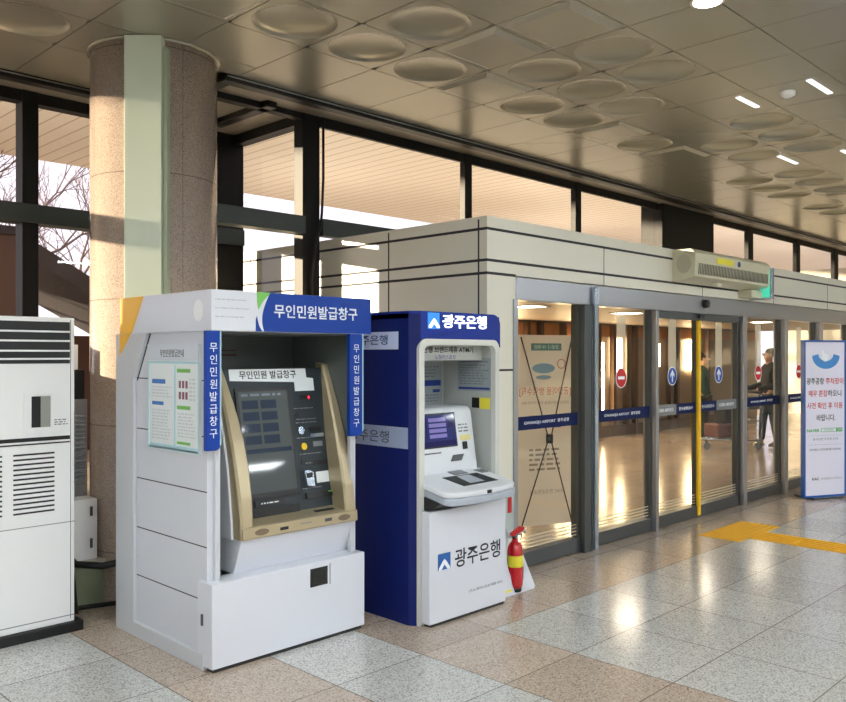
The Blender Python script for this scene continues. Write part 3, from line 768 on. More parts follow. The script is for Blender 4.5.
cbox(3.10, 3.19, 1.185, 1.21, M['black'], 'bill_slot'); cbox(3.10, 3.20, 1.15, 1.172, M['alu'], 'bill_tray', .008)
cbox(3.12, 3.19, 1.095, 1.125, M['inkgrey'], 'pictogram', .001)
cbox(3.10, 3.21, .985, 1.01, M['black'], 'card_slot')
b = MB(); b.plate([(3.02,zv(.87)),(3.075,zv(.86)),(3.075,zv(.945)),(3.05,zv(.96)),(3.01,zv(.96))], *CQ, 0, .035, .004); fp = link('fingerprint_reader', b, M['alu'], cp)
b = MB(); b.rect(CQ, 3.02, 3.06, zv(.915), zv(.945), .035, .037); link('reader_window', b, M['black'], fp)
cbox(3.115, 3.21, .88, .945, M['paper'], 'instruction_label', .001)
b = MB(); b.rect(CQ, 3.02, 3.22, zv(.795), zv(.83), 0, .012); link('receipt_slot', b, M['black'], cp)
cbox(3.18, 3.215, .82, .826, M['green'], 'indicator', .014)
b = MB(); b.rect(CQ, 2.66, 2.86, zv(.79), zv(.825), 0, .01); pb = link('printer_label', b, M['black'], cp)
b = MB(); textlines(b, CQ, 2.70, 2.84, zv(.80), zv(.815), 1, off=.0105); link('print', b, M['paper'], pb)
b = MB(); b.rect(CQ, 2.62, 2.96, zv(.735), zv(.78), 0, .014); link('paper_outlet', b, mat('outlet_black', hexc(8, 8, 9), .5), cp)
b = MB(); 
for z in (1.32, 1.255, 1.235, 1.145, 1.05, .995, .85): textlines(b, CQ, 3.0+.04*random.random(), 3.18, zv(z), zv(z+.013), 1)
link('print', b, M['inkgrey'], cp)
# poster inside the recess
b = MB(); b.rect(front(4.46), 2.60, 2.87, 1.62, 1.76, 0, .002); po = link('recess_poster', b, M['inner'], K)
b = MB(); b.rect(front(4.458), 2.62, 2.86, 1.645, 1.655, 0, .001); b.rect(front(4.458), 2.62, 2.86, 1.675, 1.68, 0, .001); link('print', b, M['suit'], po)

# ------------------------------------------------------------------ bank machine (ATM) booth
A = thing('cash_machine', 'blue bank cash machine booth with glowing white sign, right of the white document kiosk', 'cash machine', (3.95, 4.0, 0))
AX0, AX1, AY0, AY1, AZ = 3.555, 4.365, 3.59, 4.40, 1.92
def rrect(x0, x1, z0, z1, rt, n=6, rb=0):
    pts = [(x0, z0), (x1, z0)]
    pts += [(x1-rt+rt*math.cos(a), z1-rt+rt*math.sin(a)) for a in [math.pi/2*i/n for i in range(n+1)]]
    pts += [(x0+rt-rt*math.sin(a), z1-rt+rt*math.cos(a)) for a in [math.pi/2*i/n for i in range(n+1)]]
    return pts
b = MB()
# outer shell: side walls, top, back; opening in the front
xo0, xo1, zo1 = 3.585, 4.345, 1.755
b.plate([(AX0,AY0+.055),(AX0+.035,AY0+.008),(AX0+.05,AY0+.0),(AX0+.05,AY0+.05),(AX0+.03,AY1),(AX0,AY1)][::1], (0,0,0), (1,0,0), (0,1,0), 0, 1.90)
b.box(AX1-.02, AX1, AY0+.01, AY1, 0, 1.88)
b.box(AX0+.01, AX1-.01, AY1-.03, AY1, 0, 1.88)
sh = link('housing', b, M['navy'], A)
b = MB()
b.plate([(xo0,1.74),(xo1,1.74),(AX1,1.70),(AX1,1.85)] + [(AX1-.07+.07*math.cos(a), 1.85+.07*math.sin(a)) for a in [math.pi/2*i/6 for i in range(1,7)]] + [(AX0+.05,1.92),(AX0+.05,1.74)], *front(AY0), -.06, 0, .002)
b.plate([(AX0,AY0+.055),(AX0+.05,AY0),(AX1-.07,AY0+.002),(AX1,AY0+.01),(AX1,AY1),(AX0,AY1)], (0,0,1.875),(1,0,0),(0,1,0), 0, .03)
b.plate([(AX0,AY0+.055),(AX0+.05,AY0),(AX1-.07,AY0+.002),(AX1-.07,AY1),(AX0,AY1)], (0,0,1.88),(1,0,0),(0,1,0), 0, .04)
hdr = link('header', b, M['navyh'], A)
AF = front(AY0)
letter('광주은행', AF, 4.005, 1.862, M['lit'], hdr, w=.42, h=.085, off=.002, depth=.006, bold=.014)
lg = MB(); lg.rect(AF, 3.665, 3.765, 1.812, 1.912, 0, .006); lo = link('logo', lg, mat('logo_blue', hexc(40, 120, 200), .4, emit=hexc(40, 120, 210), estr=.6), hdr)
def mountain(P, x, z, w_, h_, off, m, par):
    b = MB(); b.plate([(x,z),(x+w_*.22,z),(x+w_*.5,z+h_*.32),(x+w_*.78,z),(x+w_,z),(x+w_,z+h_*.1),(x+w_*.66,z+h_*.52),(x+w_*.5,z+h_*.66),(x+w_*.32,z+h_*.5),(x,z+h_*.12)], *P, off, off+.001); return link('logo_mark', b, m, par)
mountain(AF, 3.67, 1.818, .095, .09, .006, M['lit'], lo)
# trim frame around opening
tr_ = MB(); out = rrect(xo0, xo1, 0, 1.75, .06); inn = rrect(xo0+.045, xo1-.04, 0, 1.712, .045)
bm = tr_.bm
O1 = [bm.verts.new((x, AY0-.008, z)) for x, z in out]; I1 = [bm.verts.new((x, AY0-.008, z)) for x, z in inn]
O2 = [bm.verts.new((x, AY0+.02, z)) for x, z in out]; I2 = [bm.verts.new((x, AY0+.03, z)) for x, z in inn]
nn = len(out)
for i in range(1, nn):
    j = (i+1) % nn
    for a, c in ((O1, I1), (O2, O1), (I1, I2)): bm.faces.new([a[i], a[j], c[j], c[i]])
bmesh.ops.recalc_face_normals(bm, faces=bm.faces)
link('opening_trim', tr_, M['trim'], A)
# recess lining
b = MB(); b.box(xo0+.01, xo0+.045, AY0+.03, 4.06, 0, 1.74); b.box(xo1-.04, xo1-.005, AY0+.03, 4.06, 0, 1.74); b.box(xo0, xo1, 4.06, 4.10, 0, 1.74); b.box(xo0+.045, xo1-.04, AY0+.03, 4.06, 1.715, 1.74)
link('recess_lining', b, M['atmin'], A)
b = MB(); b.rect(front(AY0+.12), xo0+.045, xo1-.04, 1.615, 1.714, 0, .01); va = link('valance', b, M['atmin'], A)
letter('광주은행 브랜드제휴 ATM기', front(AY0+.11), 3.93, 1.685, M['ink'], va, w=.56, h=.042, off=.001, bold=.01)
letter('노틸러스효성', front(AY0+.11), 3.94, 1.637, M['inkblue'], va, w=.19, h=.028, off=.001)
# posters inside
P1 = front(4.058)
b = MB(); b.rect(P1, 3.95, 4.285, 1.30, 1.60, 0, .004); p1 = link('recess_poster', b, M['paperd'], A)
P1b = front(4.054)
b = MB(); b.rect(P1b, 3.98, 4.27, 1.435, 1.475, 0, .001); b.rect(P1b, 4.19, 4.26, 1.39, 1.41, 0, .001); link('print_blue', b, M['inkblue'], p1)
b = MB(); textlines(b, P1b, 3.98, 4.27, 1.49, 1.58, 4); textlines(b, P1b, 4.12, 4.27, 1.32, 1.38, 3); link('print', b, M['inkgrey'], p1)
b = MB(); b.rect(P1, 3.95, 4.285, 1.24, 1.285, 0, .02); link('rail', b, M['black'], A)
P2 = side(xo1-.04); 
b = MB(); b.rect(P2, -3.92, -3.62, 1.405, 1.63, 0, .004); p2 = link('side_poster', b, M['paperd'], A)
P2b = side(xo1-.044)
b = MB(); b.rect(P2b, -3.91, -3.63, 1.415, 1.43, 0, .001); link('print_blue', b, M['inkblue'], p2)
b = MB(); textlines(b, P2b, -3.9, -3.64, 1.445, 1.59, 8); b.rect(P2b, -3.9, -3.64, 1.60, 1.61, 0, .0004); link('print', b, M['inkgrey'], p2)
b = MB(); b.rect(P2, -3.72, -3.63, 1.285, 1.36, 0, .003); link('warning_sticker', b, M['labely'], A)
b = MB(); b.rect(P2, -3.79, -3.725, 1.29, 1.36, 0, .003); link('black_sticker', b, M['black'], A)
# booth side decals
SF = side(AX0)
b = MB(); b.rect(SF, -4.35, -3.735, 1.685, 1.795, 0, .002); s1 = link('side_label', b, mat('label_lilac', hexc(196, 208, 238), .4), A)
letter('광주은행', SF, -4.0, 1.745, M['inkblue'], s1, w=.34, h=.062, off=.0022, bold=.01)
b = MB(); b.rect(SF, -4.38, -3.65, 1.075, 1.205, 0, .002); s2 = link('side_label', b, mat('label_greyblue', hexc(150, 162, 190), .4), A)
letter('광주은행', SF, -4.01, 1.138, M['ink'], s2, w=.38, h=.075, off=.0022)
# machine inside: upper body, screen
b = MB()
UX0, UX1 = 3.60, 4.20
prof = [(3.70,.85),(3.705,.92),(3.762,1.28),(3.79,1.305),(4.04,1.305),(4.04,.73),(3.70,.73)]
def xpr(mb, pts, x0, x1, bev=0): xprism(mb, pts, x0, x1, bev)
xpr(b, prof, 3.635, 4.262, .012); ub = link('machine_body', b, M['atmw'], A)
su = V((0, .057, .36)).normalized(); SO = V((0, 3.704, .92)); SCR = (tuple(SO), (1,0,0), tuple(su))
b = MB(); b.rect(SCR, 3.665, 4.085, .13, .355, -.005, .004); link('bezel', b, M['black'], ub)
b = MB(); b.rect(SCR, 3.675, 4.075, .14, .345, .004, .005); sc2 = link('screen', b, mat('atm_screen', hexc(30, 34, 72), .05, emit=hexc(60, 70, 124), estr=.32), ub)
b = MB(); b.rect(SCR, 3.80, 3.81, .18, .335, .005, .006); b.rect(SCR, 4.01, 4.06, .26, .335, .005, .006); b.rect(SCR, 3.675, 4.075, .141, .175, .005, .006); link('screen_blocks', b, mat('atm_ui_dark', hexc(25, 25, 60), .05, emit=hexc(30, 30, 70), estr=.6), sc2)
b = MB(); 
for v0 in (.30, .265, .23, .195): b.rect(SCR, 3.83, 3.99, v0, v0+.024, .006, .007)
link('screen_rows', b, mat('atm_ui_rows', hexc(110, 100, 160), .05, emit=hexc(120, 116, 160), estr=.35), sc2)
b = MB(); b.rect(SCR, 4.12, 4.22, .165, .20, 0, .003); link('yellow_label', b, mat('pale_yellow', hexc(232, 222, 150), .5), ub)
b = MB(); b.rect(SCR, 4.135, 4.175, .105, .155, 0, .008); link('nfc_reader', b, M['black'], ub)
b = MB(); textlines(b, SCR, 4.11, 4.21, .215, .28, 3, off=.001); link('print', b, M['inkgrey'], ub)
b = MB(); b.rect(SCR, 3.76, 3.92, .095, .103, 0, .004); link('receipt_slot', b, M['steeld'], ub)
b = MB(); b.plate([(4.0,.035),(4.10,.035),(4.13,.075),(4.03,.075)], *SCR, 0, .012, .003); link('card_slot', b, M['steeld'], ub)
# counter: wide shelf, bowed front
CU = V((0, .29, .06)).normalized(); CO = V((0, 3.66, .885))
TPc = (tuple(CO), (1,0,0), tuple(CU))
def cv(y_): return (y_-3.66)/CU.y
def counter(a, z_, dy, m, nm, x0=3.615, x1=4.275, bev=.01, yb=3.70):
    pts = [(x0, cv(yb)), (x0, cv(3.41-dy)), (x0+.015, cv(3.385-dy))] + [(x0 + (x1-x0)*t, cv(3.378-dy - .03*math.sin(math.pi*t)**.8)) for t in (.06, .12, .25, .4, .6, .75, .88, .94)] + [(x1-.015, cv(3.385-dy)), (x1, cv(3.41-dy)), (x1, cv(yb))]
    b = MB(); b.plate(pts, *TPc, a, z_, bev); return link(nm, b, m, A)
ct = counter(-.035, 0, .0, M['atmw'], 'counter_top')
counter(-.085, -.036, .008, M['atmg'], 'counter_apron', 3.63, 4.285)
TP = TPc
def tq(l): return [(x, cv(y_)) for x, y_ in l]
b = MB(); b.plate(tq([(3.84,3.445),(4.175,3.452),(4.145,3.612),(3.82,3.612)]), *TP, 0, .003); tw = link('tray_rim', b, M['black'], ct)
b = MB(); b.plate(tq([(3.86,3.455),(4.155,3.462),(4.13,3.602),(3.84,3.602)]), *TP, .003, .004); b.mi = 1; b.plate(tq([(3.92,3.465),(4.06,3.468),(4.05,3.595),(3.935,3.595)]), *TP, .004, .005); link('tray', b, [M['panel'], M['atmg']], tw)
b = MB(); b.plate(tq([(3.95,3.628),(4.08,3.628),(4.08,3.69),(3.95,3.69)]), *TP, 0, .004); link('keypad', b, M['inkgrey'], ct)
b = MB()
for i in range(4):
    for j in range(3): b.plate(tq([(3.956+.031*i,3.633+.019*j),(3.981+.031*i,3.633+.019*j),(3.981+.031*i,3.648+.019*j),(3.956+.031*i,3.648+.019*j)]), *TP, .004, .007)
link('keys', b, M['steel'], ct)
b = MB(); b.plate(tq([(4.19,3.60),(4.255,3.60),(4.25,3.66),(4.17,3.66)]), *TP, 0, .004, .001); link('coin_tray', b, mat('coin_grey', hexc(120, 124, 128), .4), ct)
b = MB(); b.rect(front(3.348), 3.95, 3.985, .795, .815, -.004, .003); link('lock', b, M['black'], ct)
b = MB(); b.box(4.27, 4.30, 3.46, 3.49, .81, .825, .002); link('hook', b, M['black'], ct)
# black underside
b = MB(); xprism(b, [(3.56,.703),(3.50,.72),(3.45,.755),(3.66,.80),(3.70,.80),(3.70,.703)], 3.625, 4.27); link('underside', b, M['black'], A)
# lower cabinet
b = MB(); b.box(3.60, 4.325, 3.51, 3.578, .018, .70, .005); b.mi = 1; b.box(3.62, 4.315, 3.52, 3.575, 0, .018); lc = link('lower_cabinet', b, [M['white2'], M['black']], A)
LC = front(3.51)
letter('광주은행', LC, 4.045, .383, M['ink'], lc, w=.44, h=.115, off=.001, bold=.012)
b = MB(); b.rect(LC, 3.672, 3.785, .335, .435, 0, .001); lg2 = link('logo', b, mat('logo_blue2', hexc(24, 88, 160), .4), lc)
mountain(LC, 3.68, .335, .10, .10, .001, M['textw'], lg2)
letter('(주)노틸러스효성 제휴 코너', LC, 4.12, .155, M['inkgrey'], lc, w=.33, h=.022, off=.001)

# ------------------------------------------------------------------ air cooler
C_ = thing('air_cooler', 'white floor-standing air conditioner with black louvres at the left edge', 'air conditioner', (1.6, 5.2, 0))
b = MB(); b.box(1.02, 2.13, 4.98, 5.38, 0, .06, .004); link('base', b, M['black'], C_)
b = MB(); b.box(1.10, 2.085, 5.0, 5.36, .06, 1.872, .008); bd = link('body', b, M['acw'], C_)
CF = front(5.0)
b = MB(); b.rect(CF, 1.12, 2.055, 1.60, 1.845, 0, .003); gr = link('air_outlet', b, M['groove'], bd)
b = MB()
for z in (1.785, 1.73, 1.672, 1.625): b.box(1.125, 2.05, 4.982, 4.997, z-.003, z+.008, .002)
link('louvre', b, M['acw'], bd)
b = MB(); b.rect(CF, 1.12, 2.055, 1.150, 1.172, 0, .004); b.rect(CF, 1.12, 2.055, 1.130, 1.138, 0, .003); link('seam_strip', b, M['black'], bd)
b = MB(); b.ring(CF, 1.79, 1.955, 1.20, 1.43, .012, 0, .008); cw = link('control_window', b, M['acw'], bd)
b = MB(); b.rect(CF, 1.835, 1.885, 1.23, 1.41, 0, .004); link('dial_slot', b, M['black'], cw); b = MB(); b.rect(CF, 1.885, 1.94, 1.23, 1.41, 0, .005); link('cover', b, mat('cover_grey', hexc(150, 152, 145), .3), cw)
b = MB(); textlines(b, CF, 1.965, 2.045, 1.235, 1.275, 3); link('print', b, M['inkgrey'], bd)
for (x0, x1) in ((1.22, 1.675), (1.735, 1.965)):
    b = MB()
    for i in range(13): b.rect(CF, x0, x1, .735+i*.028, .745+i*.028, 0, .002)
    link('intake_grille', b, M['groove'], bd)
b = MB(); b.rect(CF, 1.10, 2.085, .655, .659, 0, .001); b.rect(CF, 2.058, 2.062, .08, 1.86, 0, .001); b.rect(CF, 1.10, 2.085, .098, .103, 0, .001); link('panel_gap', b, M['inkgrey'], bd)
# things between cooler and column
U = thing('metal_cabinet', 'narrow louvred metal cabinet on the plinth, between air conditioner and column', 'cabinet', (2.1, 5.7, .30))
b = MB(); b.box(1.85, 2.43, 5.62, 5.85, .30, 1.35, .004); cb_ = link('body', b, M['steel'], U)
b = MB()
for i in range(16): b.box(1.88, 2.41, 5.607, 5.622, .78+i*.03, .795+i*.03, .003)
link('louvre', b, M['alu'], cb_)
b = MB(); b.box(1.9, 2.42, 5.64, 5.84, 1.35, 1.55, .004); link('display_box', b, M['black'], U)
b = MB(); b.box(2.18, 2.40, 5.70, 5.72, 1.55, 1.72, .003); sg = link('sign_plate', b, M['paper'], U)
b = MB(); SP = front(5.70)
b.plate([(2.23,1.60),(2.36,1.60),(2.365,1.63),(2.34,1.64),(2.32,1.67),(2.27,1.67),(2.25,1.64),(2.225,1.63)], *SP, 0, .002)
link('car_pictogram', b, M['ink'], sg)
Ub = thing('utility_box', 'small pale grey hinged utility box in front of the metal cabinet, low beside the column', 'box', (2.2, 5.5, .30))
b = MB(); b.box(1.98, 2.42, 5.44, 5.60, .30, .70, .006); ubb = link('body', b, M['acw'], Ub)
b = MB(); b.rect(front(5.44), 1.99, 2.36, .34, .67, 0, .006); link('door', b, M['acw'], ubb)
for z in (.38, .59):
    b = MB(); b.cyl((2.375, 5.432, z), (2.375, 5.432, z+.06), .009); link('hinge', b, M['steeld'], ubb)
pts = [(2.155, 5.40, .50), (2.16, 5.36, .40), (2.20, 5.26, .33), (2.30, 5.10, .33), (2.45, 5.02, .36), (2.6, 5.0, .38)]
b = MB(); b.tube([V(p) for p in pts], .022, 12); b.tube([(2.17, 5.36, .46), (2.175, 5.32, .35), (2.178, 5.28, .2), (2.17, 5.22, .03)], .03, 10); 
tag(link('hose', b, M['rubber'], org=(2.3, 5.2, .3)), 'thick black hose sagging between air conditioner and document kiosk', 'hose')
b = MB(); b.tube([(2.06, 5.37, .03), (2.2, 5.36, .024), (2.35, 5.34, .02), (2.55, 5.28, .02)], .015, 8)
tag(link('floor_cable', b, M['rubber'], org=(2.3, 5.3, 0)), 'black cable lying on the floor along the green plinth', 'cable')

# ------------------------------------------------------------------ fire extinguisher and its board
BX = V((4.43, 3.60, 0)); B2 = V((4.765, 3.60, 0))
T_ = thing('extinguisher_stand', 'white tapering floor board with an oval hole that holds the fire extinguisher', 'stand', (4.6, 3.65, 0))
tl = .22; bu = V((0, math.sin(tl), math.cos(tl)))
EP = ((4.43, 3.60, .012), (1, 0, 0), tuple(bu))
outl = [(-.02,0),(.335,0),(.205,.42),(.10,.42)]
hc = (.165, .20)
def ray_hit(an):
    dx, dy = math.cos(an), math.sin(an); best = 9
    for (ax, ay), (bx_, by) in zip(outl, outl[1:]+outl[:1]):
        ex, ey = bx_-ax, by-ay; den = dx*ey-dy*ex
        if abs(den) < 1e-9: continue
        t_ = ((ax-hc[0])*ey-(ay-hc[1])*ex)/den; u_ = ((ax-hc[0])*dy-(ay-hc[1])*dx)/den
        if t_ > 0 and -1e-6 <= u_ <= 1+1e-6: best = min(best, t_)
    return (hc[0]+dx*best, hc[1]+dy*best)
angs = sorted([2*math.pi*i/40 for i in range(40)] + [math.atan2(p_[1]-hc[1], p_[0]-hc[0]) % (2*math.pi) for p_ in outl])
O_ = [ray_hit(a) for a in angs]; H_ = [(hc[0]+.088*math.cos(a), hc[1]+.165*math.sin(a)) for a in angs]
b = MB(); bm = b.bm; en = V((1,0,0)).cross(bu)
def pt3(p_, a): return V(EP[0]) + V((p_[0],0,0)) + bu*p_[1] + en*a
L = [[bm.verts.new(pt3(p_, a)) for p_ in lst] for lst, a in ((O_,0),(H_,0),(H_,-.012),(O_,-.012))]
for r_ in range(4):
    A_, B_ = L[r_], L[(r_+1) % 4]
    for i in range(len(A_)):
        j_ = (i+1) % len(A_); bm.faces.new([A_[i], A_[j_], B_[j_], B_[i]])
bmesh.ops.recalc_face_normals(bm, faces=bm.faces)
bo = link('board', b, M['white2'], T_)
b = MB(); b.rect(EP, .0, .075, .015, .03, 0, .001); link('yellow_sticker', b, M['labely'], bo)
b = MB(); b.box(4.43, 4.75, 3.595, 3.75, 0, .012, .002); link('base', b, M['white2'], T_)
X_ = thing('fire_extinguisher', 'red fire extinguisher with yellow label standing right of the cash machine', 'fire extinguisher', (4.572, 3.628, .012))
c0 = (4.572, 3.628, 0)
b = MB(); b.lathe(c0, [(.03,.03),(.048,.04),(.053,.06),(.054,.08),(.054,.29),(.049,.32),(.035,.345),(.022,.357),(.02,.375)], 28); cy = link('cylinder', b, M['red'], X_)
b = MB(); b.lathe(c0, [(.044,.012),(.046,.016),(.046,.045),(.042,.048)], 24); link('foot_ring', b, M['black'], X_)
b = MB(); b.lathe(c0, [(.0543,.185),(.055,.186),(.055,.262),(.0543,.263)], 28); link('label', b, M['labely'], cy)
b = MB(); b.cyl((4.572,3.628,.385), (4.572,3.628,.425), .018); b.cyl((4.572,3.613,.41), (4.602,3.593,.41), .012); link('valve', b, M['steel'], X_)
b = MB(); b.plate([(-.03,-.015),(.045,.02),(.055,.045),(.02,.055),(-.045,.01),(-.05,-.01)], (4.572,3.613,.41), (.8,-.6,0), (0,0,1), -.012, .012, .003); link('handle', b, M['red'], X_)
b = MB(); b.cyl((4.612,3.588,.43), (4.627,3.576,.43), .018, .018); link('gauge', b, M['steel'], X_)
b = MB(); b.tube([(4.60,3.638,.41),(4.61,3.672,.38),(4.635,3.672,.28),(4.64,3.662,.16),(4.635,3.662,.08)], .011, 8); link('hose', b, M['black'], X_)
# little wall notice
N_ = thing('wall_notice', 'small pale notice with red tag on the cream pillar above the fire extinguisher', 'notice', (4.9, 3.945, .35))
b = MB(); b.box(4.80, 4.95, 3.938, 3.948, .33, .60, .002); nn_ = link('plate', b, mat('notice_grey', hexc(180, 188, 186), .5), N_)
b = MB(); b.box(4.875, 4.915, 3.932, 3.938, .47, .585); link('red_tag', b, M['redflat'], nn_)

# ------------------------------------------------------------------ air curtain, sensor, exit sign
Q = thing('air_curtain', 'long cream air curtain unit mounted above the glass entrance doors', 'air curtain', (8.4, 3.85, 2.36))
b = MB(); xprism(b, [(3.95,2.355),(3.90,2.35),(3.72,2.395),(3.715,2.62),(3.76,2.66),(3.95,2.66)], 7.40, 9.12, .006); q = link('casing', b, M['aircur'], Q)
b = MB(); oval(b, side(7.40), -3.83, 2.52, .075, .09, 0, .003, 28); link('end_cap', b, mat('cap_cream', hexc(188, 184, 160), .4), q)
b = MB(); GP = front(3.7165)
for i in range(49): b.plate([(7.46+i*.033,2.42),(7.475+i*.033,2.42),(7.492+i*.033,2.525),(7.477+i*.033,2.525)], *GP, 0, .002)
link('grille', b, mat('grille_dark', hexc(95, 92, 80), .5), q)
b = MB(); b.rect(GP, 7.85, 8.22, 2.545, 2.605, 0, .002); link('yellow_label', b, M['labely'], q)
b = MB(); oval(b, GP, 8.35, 2.575, .035, .03, 0, .003); link('badge', b, M['inkblue'], q)
b = MB(); b.box(8.0, 8.1, 3.78, 3.84, 2.34, 2.372); link('bracket', b, M['aircur'], Q)
b = MB(); b.box(8.85, 9.12, 3.80, 3.95, 2.27, 2.352, .004); link('bracket', b, M['aircur'], Q)
E_ = thing('exit_sign', 'small green exit sign box at the right end of the air curtain', 'sign', (9.17, 3.85, 2.26))
b = MB(); b.box(9.135, 9.20, 3.70, 3.95, 2.26, 2.60, .004); ex = link('case', b, M['alu'], E_)
b = MB(); b.rect(side(9.135), -3.93, -3.72, 2.28, 2.58, 0, .003); fc = link('face', b, M['exitg'], ex)
b = MB(); b.plate([(-3.86,2.34),(-3.83,2.34),(-3.82,2.42),(-3.79,2.36),(-3.765,2.37),(-3.80,2.47),(-3.77,2.50),(-3.80,2.53),(-3.86,2.47),(-3.85,2.42)], *side(9.132), 0, .002); link('running_figure', b, M['textw'], fc)
S_ = thing('door_sensor', 'small round black sensor dome on the steel door header', 'sensor', (8.05, 3.94, 2.17))
b = MB(); b.cyl((8.05,3.945,2.17), (8.05,3.90,2.17), .045, .04); link('housing', b, M['black'], S_)
b = MB(); b.cyl((8.05,3.90,2.17), (8.05,3.885,2.165), .03, .015); link('lens', b, M['steeld'], S_)
S2 = thing('door_motion_sensor', 'small dark sensor above the yellow door edge', 'sensor', (7.97, 3.93, 2.05))
b = MB(); b.box(7.92, 8.02, 3.925, 3.945, 2.02, 2.06, .004); link('housing', b, M['black'], S2)
# low dark domes on the vestibule roof, without any lamp
for i, (x, y_) in enumerate(((5.35, 4.6), (7.2, 4.9), (9.9, 5.0))):
    F_ = thing('roof_dome', 'low dark dome on the vestibule roof, %s' % ['nearest the front corner', 'left of the dark clad pillar', 'behind the air curtain'][i], 'floodlight', (x, y_, VT), group='roof domes')
    b = MB(); b.lathe((x, y_, VT), [(.16, 0), (.17, .01), (.14, .04), (.06, .06), (.03, .062)], 24); link('housing', b, M['black'], F_)

# ------------------------------------------------------------------ standing sign on the right
s0 = V((9.80, 3.606, 0)); s1_ = V((10.352, 3.335, 0)); sr = (s1_-s0).normalized(); Ws = (s1_-s0).length
G = thing('information_sign', 'tall white parking notice board with blue frame on the floor at the far right', 'sign', tuple((s0+s1_)/2))
GPn = (tuple(s0+V((0,0,.02))), tuple(sr), (0, 0, 1))
b = MB(); b.ring(GPn, 0, Ws, 0, 1.80, .022, -.05, .004); link('frame', b, M['signframe'], G)
b = MB(); b.rect(GPn, .022, Ws-.022, .022, 1.778, -.045, -.002); fa = link('face', b, M['signface'], G)
b = MB(); b.plate([(.1,-.02),(.52,-.02),(.52,.0),(.1,.0)], *GPn, -.25, .05); link('base', b, M['steeld'], G)
G2 = (tuple(s0+V((0,0,.02))+sr.cross(V((0,0,1)))*(-.002)), tuple(sr), (0, 0, 1))
b = MB(); n = 16
cres = [(.32+.20*math.cos(a), 1.62+.15*math.sin(a)) for a in [math.pi*(1+i/n) for i in range(n+1)]] + [(.32+.11*math.cos(a), 1.64+.08*math.sin(a)) for a in [math.pi*(2-i/n) for i in range(n+1)]]
b.plate(cres, *G2, 0, .002); link('blue_crescent', b, mat('crescent_blue', hexc(60, 135, 205), .5), fa)
b = MB(); oval(b, G2, .31, 1.60, .05, .045, .002, .003); oval(b, G2, .27, 1.66, .02, .03, .002, .003); link('white_shape', b, M['textw'], fa)
cxs = Ws/2
letter('광주공항', G2, .165, 1.33, M['ink'], fa, w=.25, h=.075, bold=.015); letter('주차장이', G2, .445, 1.33, M['inkred'], fa, w=.26, h=.075, bold=.015)
letter('매우 혼잡', G2, .205, 1.19, M['inkred'], fa, w=.27, h=.075, bold=.015); letter('하오니', G2, .445, 1.19, M['ink'], fa, w=.20, h=.075, bold=.015)
letter('사전 확인 후 이용', G2, .305, 1.05, M['inkred'], fa, w=.52, h=.075, bold=.012); letter('바랍니다.', G2, .32, .91, M['ink'], fa, w=.27, h=.075, bold=.012)
gm_ = mat('naver_green', hexc(70, 170, 90), .5)
letter('NAVER', G2, .135, .765, gm_, fa, w=.18, h=.035, bold=.03)
b = MB(); b.ring(G2, .25, .56, .745, .79, .005, 0, .002); b.rect(G2, .47, .56, .745, .79, 0, .002); link('search_box', b, gm_, fa)
letter('광주공항', G2, .36, .768, gm_, fa, w=.13, h=.025); letter('검색', G2, .515, .768, M['textw'], fa, w=.06, h=.028, off=.0035)
letter('광주공항 주차장 안내', G2, .31, .665, M['inkgrey'], fa, w=.36, h=.03); letter('문의사항은 고객지원센터를 이용하세요', G2, .31, .545, M['ink'], fa, w=.46, h=.026)
b = MB(); b.rect(G2, .06, .56, .705, .707, 0, .001); b.rect(G2, .06, .56, .60, .602, 0, .001); link('rule', b, M['inkgrey'], fa)
letter('KAC', G2, .17, .21, M['ink'], fa, w=.10, h=.03, bold=.02); letter('한국공항공사 광주지사', G2, .40, .21, M['inkgrey'], fa, w=.30, h=.024)

# ------------------------------------------------------------------ tactile paving
TY = thing('tactile_paving', 'yellow tactile paving pad and strip in front of the doors', 'tactile paving', (7.6, 3.3, 0))
def tact(x0, x1, y0, y1, nm, dots):
    b = MB(); b.box(x0, x1, y0, y1, 0, .005)
    step = .06
    nx = int((x1-x0)/step); ny = int((y1-y0)/step)
    if dots:
        for i in range(nx):
            for j in range(ny):
                x = x0+(i+.5)*(x1-x0)/nx; y_ = y0+(j+.5)*(y1-y0)/ny; b.cyl((x,y_,.005), (x,y_,.009), .018, .012, n=8)
    else:
        for i in range(5):
            x = x0+(i+.5)*(x1-x0)/5
            b.box(x-.018, x+.018, y0+.01, y1-.01, .005, .009)
    link(nm, b, M['tact'], TY)
tact(7.2, 7.65, 3.20, 3.58, 'dot_tile', True); tact(7.65, 8.10, 3.20, 3.58, 'dot_tile', True)
yy = 3.195
for i in range(8): tact(7.40, 7.76, yy-.36, yy-.005, 'bar_tile', False); yy -= .36

# ------------------------------------------------------------------ people and trolley in the vestibule
def skin_mesh(name, verts, edges, radii, m, parent, root=0, sub=2):
    me = bpy.data.meshes.new(name); me.from_pydata(verts, edges, []); me.update()
    o = bpy.data.objects.new(name, me); COL.objects.link(o)
    sm = o.modifiers.new('s', 'SKIN'); sm.use_smooth_shade = True
    for i, r_ in enumerate(radii):
        me.skin_vertices[0].data[i].radius = r_ if isinstance(r_, tuple) else (r_, r_)
        me.skin_vertices[0].data[i].use_root = (i == root)
    ss = o.modifiers.new('u', 'SUBSURF'); ss.levels = sub; ss.render_levels = sub
    bpy.context.view_layer.update()
    nm = bpy.data.meshes.new_from_object(o.evaluated_get(bpy.context.evaluated_depsgraph_get()))
    bpy.data.objects.remove(o)
    nm.materials.clear(); nm.materials.append(m); nm.name = name
    for p_ in nm.polygons: p_.use_smooth = True
    q_ = bpy.data.objects.new(name, nm); COL.objects.link(q_); q_.parent = parent
    return q_
